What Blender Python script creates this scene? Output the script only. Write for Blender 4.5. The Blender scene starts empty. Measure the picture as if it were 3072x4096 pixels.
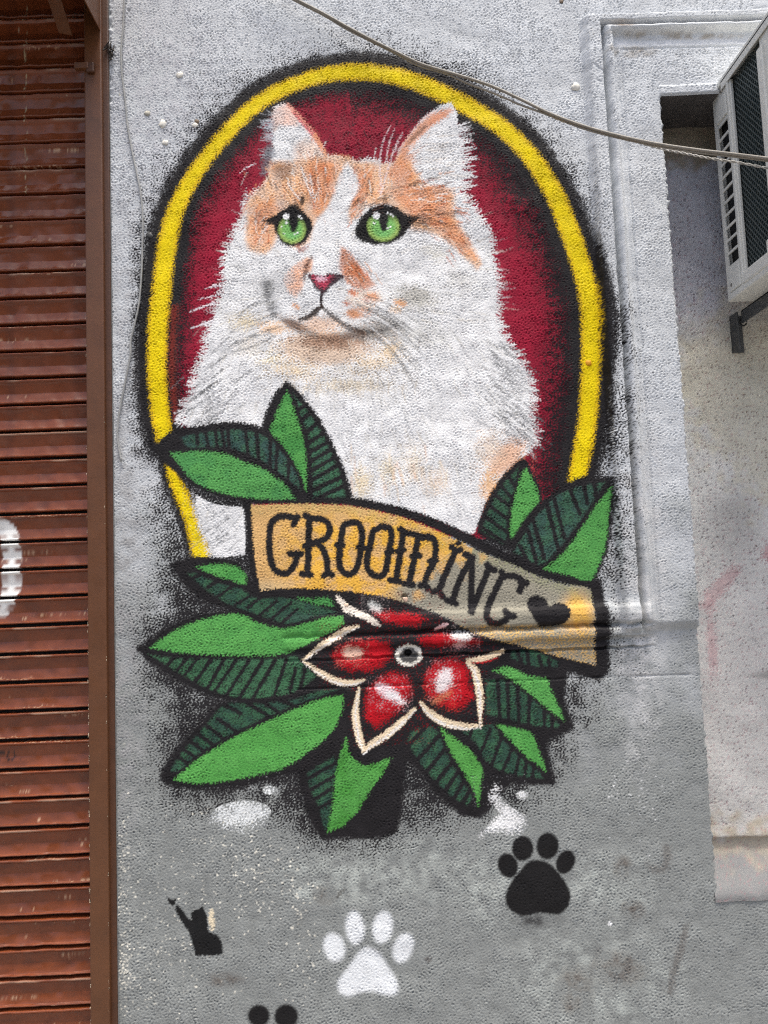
import bpy, math, random
import numpy as np
from mathutils import Vector, Matrix

# ------------------------------------------------------------------ camera, sky, sun, exposure
F_PX = 2850.0                       # focal length in pixels of a 3072 x 4096 picture
PITCH, YAW, ROLL = [math.radians(a) for a in (4.57, 0.74, -2.285)]
DIST, CAM_H = 2.0, 1.55             # metres from the wall, metres above the pavement
CAM = np.array([0.0, -DIST, CAM_H])
EXPOSURE = 1.06
SUN_ELEV, SUN_AZ = 75.0, 160.0      # azimuth: 180 = straight in front of the wall

def cam_axes():
    cy, sy = math.cos(YAW), math.sin(YAW); cp, sp = math.cos(PITCH), math.sin(PITCH)
    f = np.array([sy*cp, cy*cp, sp]); r = np.array([cy, -sy, 0.0]); u = np.cross(r, f)
    return (math.cos(ROLL)*r + math.sin(ROLL)*u, -math.sin(ROLL)*r + math.cos(ROLL)*u, f)
AX_R, AX_U, AX_F = cam_axes()

def p2w(u, v, y=0.0):
    """survey point of the photograph -> place on the plane Y = y"""
    a = (np.asarray(u, float)-1536)/F_PX; b = (2048-np.asarray(v, float))/F_PX
    dx = AX_F[0]+a*AX_R[0]+b*AX_U[0]; dy = AX_F[1]+a*AX_R[1]+b*AX_U[1]; dz = AX_F[2]+a*AX_R[2]+b*AX_U[2]
    t = (y-CAM[1])/dy
    return CAM[0]+dx*t, CAM[2]+dz*t
def w2p(x, z, y=0.0):
    px, py, pz = x-CAM[0], y-CAM[1], z-CAM[2]
    d = px*AX_F[0]+py*AX_F[1]+pz*AX_F[2]
    return (1536+F_PX*(px*AX_R[0]+py*AX_R[1]+pz*AX_R[2])/d, 2048-F_PX*(px*AX_U[0]+py*AX_U[1]+pz*AX_U[2])/d)
def P3(u, v, y=0.0):
    x, z = p2w(u, v, y); return Vector((float(x), y, float(z)))

scene = bpy.context.scene
col = scene.collection
cd = bpy.data.cameras.new('camera'); cam = bpy.data.objects.new('camera', cd); col.objects.link(cam)
cd.sensor_fit = 'VERTICAL'; cd.sensor_height = 24.0; cd.lens = 24.0*F_PX/4096.0
cd.clip_start = 0.05; cd.clip_end = 500.0
m = Matrix.Identity(4)
for k in range(3):
    m[k][0] = AX_R[k]; m[k][1] = AX_U[k]; m[k][2] = -AX_F[k]; m[k][3] = CAM[k]
cam.matrix_world = m
scene.camera = cam
scene.render.resolution_x, scene.render.resolution_y = 768, 1024

world = bpy.data.worlds.new('World'); scene.world = world; world.use_nodes = True
wn = world.node_tree.nodes; wl = world.node_tree.links
sky = wn.new('ShaderNodeTexSky'); sky.sky_type = 'NISHITA'; sky.sun_disc = False
sky.sun_elevation = math.radians(SUN_ELEV); sky.sun_rotation = math.radians(SUN_AZ)
sky.air_density = 1.0; sky.dust_density = 6.0; sky.ozone_density = 1.0
wl.new(sky.outputs['Color'], wn['Background'].inputs['Color'])
wn['Background'].inputs['Strength'].default_value = 0.10

sd = bpy.data.lights.new('sun', 'SUN'); sun = bpy.data.objects.new('sun', sd); col.objects.link(sun)
sd.energy = 1.5; sd.angle = math.radians(16); sd.color = (1.0, 0.985, 0.90)
az, el = math.radians(SUN_AZ), math.radians(SUN_ELEV)
to_sun = Vector((math.sin(az)*math.cos(el), math.cos(az)*math.cos(el), math.sin(el)))
sun.rotation_euler = to_sun.to_track_quat('Z', 'Y').to_euler()
sun.location = (0, -4, 6)

vs = scene.view_settings
vs.view_transform = 'Standard'; vs.look = 'None'; vs.exposure = EXPOSURE; vs.gamma = 1.0; vs.use_curve_mapping = False
scene.render.engine = 'CYCLES'
scene.cycles.max_bounces = 6
scene.cycles.use_denoising = False
scene.cycles.filter_width = 1.2
# ------------------------------------------------------------------ noise fields on the wall plane
rng = np.random.default_rng(7); random.seed(7)
NX0, NZ0, NRES = -1.4, -0.4, 0.002
NW, NH = 1900, 2100
def band(lam, spread=0.45, aniso=1.25, seed=0):
    r = np.random.default_rng(seed)
    w = r.standard_normal((NH, NW)).astype(np.float32)
    fy = np.fft.fftfreq(NH, NRES)[:, None]; fx = np.fft.rfftfreq(NW, NRES)[None, :]
    fr = np.sqrt((fx*aniso)**2+(fy/aniso**0.5)**2)+1e-9
    g = np.exp(-0.5*(np.log(fr*lam)/spread)**2)
    n = np.fft.irfft2(np.fft.rfft2(w)*g, s=(NH, NW))
    return ((n-n.mean())/n.std()).astype(np.float32)
def rank01(n):
    o = np.argsort(n, axis=None); r = np.empty(n.size, np.float32); r[o] = np.linspace(0, 1, n.size, dtype=np.float32)
    return r.reshape(n.shape)
def smp(f, X, Z):
    gx = (np.asarray(X)-NX0)/NRES; gz = (np.asarray(Z)-NZ0)/NRES
    ix = np.clip(gx.astype(int), 0, NW-2); iz = np.clip(gz.astype(int), 0, NH-2)
    a = np.clip(gx-ix, 0, 1); b = np.clip(gz-iz, 0, 1)
    return (f[iz, ix]*(1-a)*(1-b)+f[iz, ix+1]*a*(1-b)+f[iz+1, ix]*(1-a)*b+f[iz+1, ix+1]*a*b).astype(np.float32)
N_GRAIN = band(0.0080, .30, 1.12, 1); N_FINE = band(0.0055, .4, 1.2, 2); N_LUMP = band(0.035, .5, 1.2, 3)
N_BIG = band(0.35, .7, 1.0, 4); N_MID = band(0.09, .6, 1.0, 5); N_IND = band(0.0075, .45, 1.5, 6)
F_S = rank01(.5*N_GRAIN+.8*N_FINE+.4*N_IND)
F_T = rank01(0.62*N_GRAIN+0.55*N_IND+0.30*N_FINE+.25*N_LUMP)

def ss(a, b, x):
    t = np.clip((x-a)/(b-a), 0, 1); return t*t*(3-2*t)
def lin(c):
    c = np.asarray(c, float)/255.0
    return np.where(c <= .04045, c/12.92, ((c+.055)/1.055)**2.4)
LIGHT = 0.93
def A(*c):
    """paint albedo for a colour read off the photograph"""
    return np.minimum(lin(c)/LIGHT, .86).astype(np.float32)

# ------------------------------------------------------------------ wall grid
X_L = float(p2w(447, 2000)[0]); X_EDGE = float(np.mean([p2w(u, v)[0] for u, v in ((2639, 399), (2741, 1946), (2807, 2725), (2875, 3505))]))
X_R = float(p2w(3072, 2000)[0])+0.28
Z_T = float(p2w(1536, 0)[1])+0.20; Z_B = 0.0
Z_SOF = float(p2w(2700, 398)[1]); Z_SILL = float(p2w(2900, 3590)[1])
REC = 0.142
def axis(marks):
    out = [marks[0][0]]
    for (a, s), (b, _) in zip(marks[:-1], marks[1:]):
        n = max(1, int(round((b-a)/s))); out += list(np.linspace(a, b, n+1)[1:])
    return np.array(out)
FINE, COARSE = 0.00212, 0.00235
X_N2 = X_EDGE+0.80; X_END = 2.3; Z_END = 3.7       # far side of the recess, ends of the wall
xs = axis([(X_L, COARSE), (float(p2w(560, 2600)[0]), FINE), (float(p2w(2440, 2000)[0]), COARSE), (X_EDGE, .0030), (X_R-.2, .03), (X_N2, .05), (X_END, 0)])
zs = axis([(Z_B, .006), (float(p2w(1500, 4130)[1]), COARSE), (float(p2w(1500, 3400)[1]), FINE), (float(p2w(1500, 205)[1]), COARSE), (Z_SOF, COARSE), (Z_T-.12, .03), (Z_END, 0)]) if Z_SOF > float(p2w(1500, 205)[1]) else \
     axis([(Z_B, .006), (float(p2w(1500, 4130)[1]), COARSE), (float(p2w(1500, 3400)[1]), FINE), (Z_SOF, FINE), (float(p2w(1500, 205)[1]), COARSE), (Z_T-.12, .03), (Z_END, 0)])
GX, GZ = np.meshgrid(xs, zs)
GU, GV = w2p(GX, GZ); GU = GU.astype(np.float32); GV = GV.astype(np.float32)
NJ, NI = GX.shape
T = smp(F_T, GX, GZ)
TS = smp(F_S, GX, GZ); TF = smp(N_FINE, GX, GZ); TM = smp(N_MID, GX, GZ); TB = smp(N_BIG, GX, GZ); TL = smp(N_LUMP, GX, GZ); TG = smp(N_GRAIN, GX, GZ); TI = smp(N_IND, GX, GZ)
COL = np.zeros((NJ, NI, 3), np.float32); ROU = np.full((NJ, NI), .78, np.float32); IDS = np.zeros((NJ, NI), np.int16)
BLK = np.zeros((NJ, NI), np.float32)      # black sprayed areas, for the overspray around them

def window(pts, pad):
    p = np.asarray(pts, float); u0, v0 = p.min(0)-pad; u1, v1 = p.max(0)+pad
    X, Z = p2w(np.array([u0, u1, u0, u1]), np.array([v0, v0, v1, v1]))
    i0, i1 = np.searchsorted(xs, [X.min(), X.max()]); j0, j1 = np.searchsorted(zs, [Z.min(), Z.max()])
    return slice(max(j0-1, 0), min(j1+1, NJ)), slice(max(i0-1, 0), min(i1+1, NI))
def crom(p, closed=True, n=5):
    p = np.asarray(p, float); N = len(p); out = []
    for i in range(N if closed else N-1):
        if closed: a, b, c, d = p[(i-1) % N], p[i], p[(i+1) % N], p[(i+2) % N]
        else: a, b, c, d = p[max(i-1, 0)], p[i], p[i+1], p[min(i+2, N-1)]
        # corners sharper than about 75 degrees stay sharp
        def tang(q0, q1, q2):
            e, f = q1-q0, q2-q1; le, lf = np.hypot(*e)+1e-9, np.hypot(*f)+1e-9
            if (e@f)/(le*lf) < .25: return None
            return (e/le+f/lf)*.5*min(le, lf)
        L = c-b
        tb = tang(a, b, c); tc = tang(b, c, d)
        tb = L if tb is None else tb; tc = L if tc is None else tc
        for k in range(n):
            t = k/n; h1 = 2*t**3-3*t**2+1; h2 = t**3-2*t**2+t; h3 = -2*t**3+3*t**2; h4 = t**3-t**2
            out.append(h1*b+h2*tb+h3*c+h4*tc)
    if not closed: out.append(p[-1])
    return np.array(out, np.float32)
def seg_dist(u, v, p, closed):
    best = np.full(u.shape, 1e9, np.float32); par = np.zeros(u.shape, np.float32)
    q = np.vstack([p, p[:1]]) if closed else p
    n = len(q)-1
    for k in range(n):
        a, b = q[k], q[k+1]; d = b-a; L = float(d@d)+1e-9
        t = np.clip(((u-a[0])*d[0]+(v-a[1])*d[1])/L, 0, 1)
        e = (u-a[0]-t*d[0])**2+(v-a[1]-t*d[1])**2
        mk = e < best; best = np.where(mk, e, best); par = np.where(mk, (k+t)/n, par)
    return np.sqrt(best), par
def sdf(pts, pad=30, smooth=True):
    p = crom(pts) if smooth else np.asarray(pts, np.float32)
    w = window(p, pad); u, v = GU[w], GV[w]
    d, _ = seg_dist(u, v, p, True)
    ins = np.zeros(u.shape, bool); q = np.vstack([p, p[:1]])
    for a, b in zip(q[:-1], q[1:]):
        if a[1] == b[1]: continue
        c = ((a[1] > v) != (b[1] > v)) & (u < (b[0]-a[0])*(v-a[1])/(b[1]-a[1])+a[0]); ins ^= c
    return w, np.where(ins, d, -d)
def put(w, alpha, color, pid=None, rough=None, idcut=.5, var=.06):
    a = np.clip(alpha, 0, 1)[..., None]
    c = np.asarray(color, np.float32)
    if c.ndim == 1: c = c[None, None, :]*(1+var*(TM[w]*.6+TF[w]*.5))[..., None]
    COL[w] = COL[w]*(1-a)+c*a
    if rough is not None: ROU[w] = ROU[w]*(1-a[..., 0])+rough*a[..., 0]
    if pid is not None:
        s = IDS[w]; s[alpha > idcut] = pid
def edge(d, w, soft=3.0, rough=7.0):
    return ss(-soft, soft, d+rough*(T[w]-.5)*2)
def fill(pts, color, pid=None, soft=3., rough=6., op=1., smooth=True, rgh=None, dry=0., var=.06):
    w, d = sdf(pts, 30+soft+rough, smooth)
    a = edge(d, w, soft, rough)*op
    if dry: a = a*(1-dry*ss(.60, .95, T[w]))
    put(w, a, color, pid, rgh, var=var)
    return w, d
def blob(pts, color, fade, op=1., gamma=1., dens=False, pid=None, smooth=True, k=.14):
    """sprayed patch: density ramps from the outline inward over `fade`; broken up by the stucco grain"""
    w, d = sdf(pts, fade+10, smooth)
    p = np.clip((d+fade)/(2*fade), 0, 1)**gamma
    a = ss(-k, k, p*.80-T[w])*op if dens else p*op
    put(w, a, color, None)
    if pid is not None:
        s = IDS[w]; s[d > 0] = pid
def stroke(pts, width, color, pid=None, soft=2., rough=4., op=1., smooth=True, fadeends=0., rgh=None, dry=0., idcut=.5, n=5):
    p = crom(pts, False, n) if (smooth and len(pts) > 2) else np.asarray(pts, np.float32)
    wd = np.atleast_1d(np.asarray(width, float))
    w = window(p, wd.max()/2+soft+rough+2); u, v = GU[w], GV[w]
    if u.size == 0: return w, None
    d, par = seg_dist(u, v, p, False)
    hw = np.interp(par, np.linspace(0, 1, len(wd)), wd)/2 if len(wd) > 1 else wd[0]/2
    a = ss(-soft, soft, hw-d+rough*(T[w]-.5)*2)*op
    if fadeends: a = a*ss(0, fadeends, par)*ss(0, fadeends, 1-par)
    if dry: a = a*(1-dry*ss(.45, .9, T[w]))
    put(w, a, color, pid, rgh, idcut)
    return w, a
def ell(cu, cv, ru, rv, rot=0., n=20):
    t = np.linspace(0, 2*np.pi, n, endpoint=False); c, s = math.cos(rot), math.sin(rot)
    x, y = ru*np.cos(t), rv*np.sin(t)
    return np.stack([cu+x*c-y*s, cv+x*s+y*c], 1)
def tl(ox, oy, k, pts): return [(ox+k*x, oy+k*y) for x, y in pts]
def blur(f, n):
    """gaussian-like blur by repeated box filters along both axes (n cells)"""
    for _ in range(3):
        for ax in (0, 1):
            pd = [(0, 0), (0, 0)]; pd[ax] = (n+1, n)
            c = np.cumsum(np.pad(f, pd, mode='edge'), axis=ax, dtype=np.float64)
            f = ((c[2*n+1:, :]-c[:-2*n-1, :]) if ax == 0 else (c[:, 2*n+1:]-c[:, :-2*n-1]))/(2*n+1)
    return f.astype(np.float32)

# registry of painted pieces: id -> (name, parent id)
PIECES = {}
def piece(name, parent=None):
    k = len(PIECES)+1; PIECES[k] = (name, parent); return k

# ------------------------------------------------------------------ bare wall colours
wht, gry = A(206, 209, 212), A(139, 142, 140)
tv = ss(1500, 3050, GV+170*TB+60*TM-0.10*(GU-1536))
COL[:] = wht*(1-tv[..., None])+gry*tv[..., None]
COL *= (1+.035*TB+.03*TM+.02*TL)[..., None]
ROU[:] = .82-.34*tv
# thin grey wash over the upper left, pale whitewash patches low down
def wash(cu, cv, ru, rv, c, op):
    w, d = sdf(ell(cu, cv, ru, rv), 20)
    e = 1-np.clip(((GU[w]-cu)/ru)**2+((GV[w]-cv)/rv)**2, 0, 1)
    a = np.clip(e*op*(1+.55*TM[w]+.35*TL[w]+.3*TG[w]), 0, .95)
    put(w, a, c, None)
wash(560, 400, 500, 620, A(186, 187, 191), .55); wash(520, 1500, 160, 900, A(180, 181, 183), .6)
wash(480, 2600, 130, 1000, A(150, 150, 150), .5)
for q in ((1560, 3480, 420, 170), (2420, 3540, 260, 160), (2380, 3920, 420, 260), (1300, 3520, 260, 120), (1960, 3560, 200, 200)):
    wash(*q, A(172, 177, 172), .30)
for q in ((2480, 3880, 130, 90), (2300, 3960, 90, 120), (2530, 3640, 60, 50), (2490, 3470, 50, 60), (1300, 3580, 60, 50), (900, 3920, 90, 40)):
    wash(*q, A(106, 101, 96), .5)
wash(2560, 2300, 130, 900, A(196, 196, 196), .5)
# scuffed old lettering showing through the grey coat
DIRT = A(96, 90, 86)
stroke([(2665, 3395), (2668, 3440), (2655, 3475), (2620, 3480), (2588, 3458)], [34, 30, 26, 22, 10], DIRT, soft=9, rough=14, op=.55)
stroke([(2745, 3705), (2722, 3795), (2695, 3885), (2680, 3965)], [18, 30, 26, 20], DIRT, soft=7, rough=14, op=.6)
stroke([(2515, 3840), (2500, 3890), (2470, 3915), (2440, 3895)], [26, 30, 24, 14], DIRT, soft=8, rough=15, op=.5)
stroke([(2395, 3800), (2370, 3860), (2360, 3930)], [20, 24, 14], DIRT, soft=8, rough=15, op=.3)
stroke([(1350, 3590), (1362, 3570), (1376, 3560)], [7, 10, 6], A(80, 75, 70), soft=3, rough=6, op=.7)
fill(ell(1712, 3836, 13, 10), A(95, 92, 90), soft=5, rough=8, op=.8)
fill(ell(2465, 3692, 0.1, 0.1), DIRT, op=0.)
# crumbs of bare plaster and scratched-off paint
CRUMB = A(226, 222, 208)
def crumbs(n, cu, cv, su, sv, rmin=2, rmax=6, c=CRUMB):
    for _ in range(n):
        u, v = rng.normal(cu, su), rng.normal(cv, sv); r = rng.uniform(rmin, rmax)
        if u < 470 or v > 4090: continue
        w = window([(u, v)], r+6); d = np.hypot((GU[w]-u)*rng.uniform(.7, 1.2), GV[w]-v)
        put(w, ss(-2, 2, r-d+3*(T[w]-.5)*2)*.9, c)
crumbs(190, 830, 3560, 170, 180, 1., 3.2); crumbs(170, 640, 3850, 120, 160, 1., 3.2); crumbs(70, 1030, 3500, 60, 90, 1.5, 4.5)
crumbs(90, 500, 3650, 16, 260, 1.5, 4); crumbs(70, 1200, 3700, 40, 160, 1.5, 4); crumbs(60, 500, 3900, 20, 100, 1.5, 4)
crumbs(60, 2540, 3170, 70, 80, 1., 2.6, A(215, 216, 216))
for v in range(60, 470, 9):          # the torn plaster edge along the shutter frame
    crumbs(2, 455+rng.normal(0, 5), v, 6, 4, 2, 6, A(214, 208, 190))
fill([(838, 3640), (852, 3642), (858, 3700), (848, 3726), (834, 3690)], A(222, 208, 180), soft=3, rough=8)
fill(ell(2440, 3695, 7, 11), A(240, 240, 238), soft=2, rough=3)
# stains under the mouldings
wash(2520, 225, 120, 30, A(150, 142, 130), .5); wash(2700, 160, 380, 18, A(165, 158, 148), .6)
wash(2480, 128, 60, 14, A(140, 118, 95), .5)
# ------------------------------------------------------------------ the mural, layer by layer
BLACK = A(34, 32, 34)
YEL = A(248, 204, 8); CRIM = A(140, 24, 48); CWH = A(234, 236, 238)
RING_L = [(662, 1762), (640, 1650), (632, 1550), (627, 1450), (630, 1350), (636, 1260), (645, 1180), (655, 1075), (670, 970), (692, 875), (725, 790), (770, 710),
          (830, 625), (900, 540), (975, 460), (1075, 385), (1200, 330), (1290, 302), (1380, 290), (1480, 290), (1580, 305), (1680, 335), (1780, 378), (1880, 430),
          (1975, 487), (2055, 552), (2130, 635), (2180, 712), (2225, 790), (2262, 880), (2297, 975), (2326, 1065), (2350, 1160), (2362, 1263), (2364, 1368),
          (2363, 1473), (2358, 1578), (2350, 1683), (2333, 1788), (2312, 1893), (2302, 1925)]
RING_W = [70, 74, 76, 78, 79, 79, 78, 76, 75, 72, 66, 62, 60, 60, 60, 60, 60, 62, 66, 68, 68, 68, 68, 70, 70, 70, 72, 74, 74, 76, 78, 78, 78, 78, 77, 77, 76, 76, 74, 70, 62]
M_OUT, M_BACK, M_RING = piece('black_outline'), piece('red_backdrop'), piece('oval_frame')

def black(w, a):                        # lay black paint and remember where it is
    put(w, a, BLACK, M_OUT, .62, var=.12); BLK[w] = np.maximum(BLK[w], np.clip(a, 0, 1))
def black_stroke(pts, width, soft=5, rough=11):
    p = crom(pts, False); wd = np.asarray(width, float)
    w = window(p, wd.max()/2+40); d, par = seg_dist(GU[w], GV[w], p, False)
    hw = np.interp(par, np.linspace(0, 1, len(wd)), wd)/2
    black(w, ss(-soft, soft, hw-d+rough*(T[w]-.5)*2))
def black_fill(pts, soft=4, rough=10, grow=0., smooth=True):
    w, d = sdf(pts, 40+grow, smooth); black(w, edge(d+grow, w, soft, rough))

# oval interior: crimson, darker towards the rim where black was sprayed over it
rp = crom(RING_L, False, 3)
inner = list(map(tuple, RING_L))+[(2180, 2080), (1950, 2160), (1000, 2020), (700, 1830)]
w, d = sdf(inner, 20)
dr, _ = seg_dist(GU[w], GV[w], rp, False)
fall = np.where(GU[w] < 1400, 150, 270)*(1-.35*ss(900, 500, GV[w]))
rim = np.clip((dr-38)/fall, 0, 1)
tmid = np.clip(rim*1.35-.12+.05*TB[w], 0, 1)*(.72+.28*ss(520, 1050, GV[w]))
speck = ss(-.22, .22, tmid-T[w]*.95)
base = A(30, 24, 28)*(1-speck[..., None])+(CRIM*(.72+.42*tmid[..., None])*(1+.10*TG[w]+.05*TM[w])[..., None])*speck[..., None]
a_in = edge(d, w, 3, 4)
put(w, a_in, base, M_BACK, .7)
s = IDS[w]; s[(a_in > .5) & (dr < 62)] = M_OUT
# black outline outside and inside the ring
black_stroke(RING_L, [x+92 for x in RING_W], 6, 16)
black_stroke([(655, 1790), (690, 1900), (735, 2000), (765, 2085), (800, 2200), (815, 2240)], [60, 90, 96, 96, 110, 118])
RING_T = [(664, 1852), (690, 1905), (720, 1965), (745, 2030), (765, 2085), (785, 2150), (805, 2222)]

def yellow(pts, wid, pid):
    p = crom(pts, False); wd = np.asarray(wid, float)
    w = window(p, 70); u, v = GU[w], GV[w]
    d, par = seg_dist(u, v, p, False)
    hw = np.interp(par, np.linspace(0, 1, len(wd)), wd)/2
    e = hw-d
    a = ss(-6, 6, e+13*(T[w]-.5)*2)
    a *= 1-.92*ss(.74, .95, T[w])*ss(38, 2, e)       # black shows through in the pits
    org = ss(22, 0, e)[..., None]*.55
    cc = (YEL*(1+.03*TM[w]+.06*TF[w])[..., None])*(1-org*.5)+A(205, 120, 25)*org*.5
    put(w, a, cc, None, .62)
    s = IDS[w]; s[e > 0] = pid
    return w
# crimson overspill on the inner edge of the ring
yellow(RING_L, RING_W, M_RING); yellow(RING_T, [8, 42, 54, 54, 50, 58, 76], M_RING)
stroke([(700, 1230), (690, 1330), (688, 1450), (692, 1560), (705, 1680)], [26, 26, 26, 26, 20], A(150, 45, 30), soft=8, rough=18, op=.55, dry=.3)

# ---- cat
M_CAT = piece('cat'); 
CAT = [(1090, 525), (1095, 432), (1120, 416), (1146, 414), (1200, 470), (1255, 530), (1285, 575), (1305, 618), (1345, 625), (1430, 642), (1485, 632), (1530, 650), (1572, 648),
       (1595, 610), (1640, 545), (1690, 475), (1740, 435), (1785, 414), (1808, 410), (1825, 450), (1832, 500), (1842, 560), (1850, 640), (1850, 720), (1842, 778), (1880, 815), (1918, 872), (1946, 915), (1958, 960),
       (1975, 1050), (1985, 1125), (1988, 1225), (1985, 1260), (2008, 1340), (2062, 1415), (2100, 1500), (2125, 1565), (2118, 1650), (2130, 1725), (2125, 1800), (2080, 1838), (2005, 1918),
       (1950, 2000), (1918, 2100), (1880, 2140), (1800, 2108), (1700, 2066), (1580, 2034), (1410, 2004), (1250, 1990), (1050, 1760), (850, 1712), (752, 1716), (738, 1680), (740, 1640),
       (775, 1575), (795, 1485), (825, 1410), (842, 1325), (862, 1250), (890, 1175), (905, 1120), (898, 1065), (908, 1000), (940, 940), (972, 875), (992, 800), (1050, 742), (1075, 675), (1086, 610)]
w, d = sdf(CAT, 40)
mott = (1+.05*TM[w]+.04*TF[w]-.10*ss(.75, 1., T[w]))
a = edge(d, w, 3, 8)*(1-.30*ss(.86, 1, T[w]))
put(w, a, CWH*mott[..., None], M_CAT, .66)
PATCH2 = [(775, 1968), (860, 2010), (980, 2022), (988, 2120), (986, 2225), (850, 2240), (825, 2170), (800, 2100), (782, 2030)]
w, d = sdf(PATCH2, 40); put(w, ss(-.3, .3, np.clip((d+24)/48, 0, 1)*1.25-T[w])*.95, CWH*.97, None, .66); s = IDS[w]; s[d > 6] = M_CAT

def fur(p0, ang, L, wid, c, op=1., bend=0., pid=None, dry=.25, soft=1.6, rough=3.):
    a0, a1 = ang, ang+bend
    p1 = (p0[0]+.55*L*math.cos(a0), p0[1]+.55*L*math.sin(a0)); p2 = (p1[0]+.45*L*math.cos(a1), p1[1]+.45*L*math.sin(a1))
    stroke([p0, p1, p2], [wid, wid*.8, wid*.15], c, pid, soft=soft, rough=rough, op=op, smooth=False, dry=dry, idcut=.45)
# ragged fur along the silhouette (ears' fringe, cheeks, ruff)
cp_ = crom(CAT, True, 6)
def along(u0, v0, u1, v1):              # part of the outline between two of its points
    i = int(np.argmin(np.hypot(cp_[:, 0]-u0, cp_[:, 1]-v0))); j = int(np.argmin(np.hypot(cp_[:, 0]-u1, cp_[:, 1]-v1)))
    return cp_[i:j] if i < j else np.vstack([cp_[i:], cp_[:j]])
def fringe(seg, n, L, wid, tilt, c=CWH, jit=.25, dn=10):
    q = np.linspace(0, len(seg)-2, n)
    for t in q:
        k = int(t); p = seg[k]+(seg[k+1]-seg[k])*(t-k); e = seg[min(k+3, len(seg)-1)]-seg[max(k-3, 0)]
        nrm = math.atan2(-e[0], e[1])             # outward (outline runs clockwise on screen)
        ang = nrm+tilt+random.gauss(0, jit); l = L*random.uniform(.55, 1.25)
        q0 = (p[0]-dn*math.cos(nrm)+random.gauss(0, 3), p[1]-dn*math.sin(nrm)+random.gauss(0, 3))
        fur(q0, ang, l+dn, wid*random.uniform(.6, 1.2), c*random.uniform(.88, 1.0), .95, random.gauss(.0, .2), M_CAT)
fringe(along(1830, 500, 1842, 778), 46, 52, 10, -.10, jit=.25)
fringe(along(1842, 778, 1985, 1260), 110, 26, 8, .35)
fringe(along(1985, 1260, 2125, 1800), 120, 36, 8, .45)
fringe(along(738, 1690, 862, 1250), 130, 38, 8, -.45)
fringe(along(862, 1250, 1050, 742), 110, 26, 8, -.35)
fringe(along(1305, 618, 1572, 648), 40, 10, 6, 0)
# grey see-through fringe of the left ear
for _ in range(70):
    v = random.uniform(455, 690); fur((1092+random.gauss(0, 4), v), math.pi+random.gauss(-.05, .25), random.uniform(28, 62), random.uniform(5, 10), A(186, 190, 196), random.uniform(.35, .85), .2, M_CAT, dry=.6)
stroke([(1078, 590), (1066, 650), (1058, 690)], [34, 40, 30], A(96, 96, 102), soft=8, rough=14, op=.75, dry=.3)

# interior fur: soft grey and cream strokes that follow the ruff
def flow(u, v):                          # the way the fur lies
    du, dv = u-1290, v-1150
    if v > 1300: du *= .75; dv = abs(dv)+260
    return math.atan2(dv, du)
for _ in range(1500):
    u, v = random.uniform(760, 2120), random.uniform(760, 2060)
    ji, ii = np.searchsorted(zs, p2w(u, v)[1]), np.searchsorted(xs, p2w(u, v)[0])
    if not (0 < ji < NJ-1 and 0 < ii < NI-1) or IDS[ji, ii] != M_CAT: continue
    c = random.choice([A(178, 180, 182), A(200, 198, 190), A(244, 244, 244), A(252, 252, 252), A(214, 208, 196), A(150, 152, 154)])
    fur((u, v), flow(u, v)+random.gauss(0, .15), random.uniform(30, 84), random.uniform(3.5, 8), c, random.uniform(.35, .8), random.gauss(0, .15), None, dry=.75, soft=2.5, rough=7)
# darker streaks in the ruff at both sides
for cu, cv, su, sv, ang, n in ((2030, 1560, 45, 90, .62, 50), (2060, 1700, 40, 50, .6, 34), (1990, 1440, 40, 50, .65, 24), (870, 1560, 60, 80, 2.5, 44), (830, 1650, 50, 40, 2.55, 30), (960, 1450, 60, 60, 2.45, 14), (900, 2130, 50, 50, 2.5, 26)):
    for _ in range(n):
        fur((random.gauss(cu, su), random.gauss(cv, sv)), ang+random.gauss(0, .1), random.uniform(40, 90), random.uniform(4, 8), random.choice([A(112, 114, 116), A(80, 81, 83), A(140, 140, 142)]), random.uniform(.5, .95), 0, None, dry=.7, soft=2, rough=7)

def soft_patch(pts, c, fade=22, op=.85, pid=None):
    w, d = sdf(pts, fade+25)
    a = ss(-fade, fade*.7, d+9*(T[w]-.5)*2)*op*(1-.55*ss(.58, .98, T[w]))*(.92+.10*TM[w])
    put(w, np.clip(a, 0, 1), c, None)
    if pid is not None: s = IDS[w]; s[d > 0] = pid
M_EARL, M_EARR = piece('ear', M_CAT), piece('ear', M_CAT)
def claim(pts, pid):
    w, d = sdf(pts, 12); s = IDS[w]; s[(d > 0) & (s == M_CAT)] = pid
claim([(1085, 640), (1088, 430), (1146, 410), (1210, 470), (1300, 590), (1300, 640), (1180, 660)], M_EARL)
claim([(1580, 655), (1600, 600), (1690, 470), (1808, 405), (1835, 480), (1860, 620), (1850, 740), (1700, 715)], M_EARR)
ORA, ORB, ORC = A(220, 142, 98), A(230, 176, 130), A(200, 106, 64)
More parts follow.
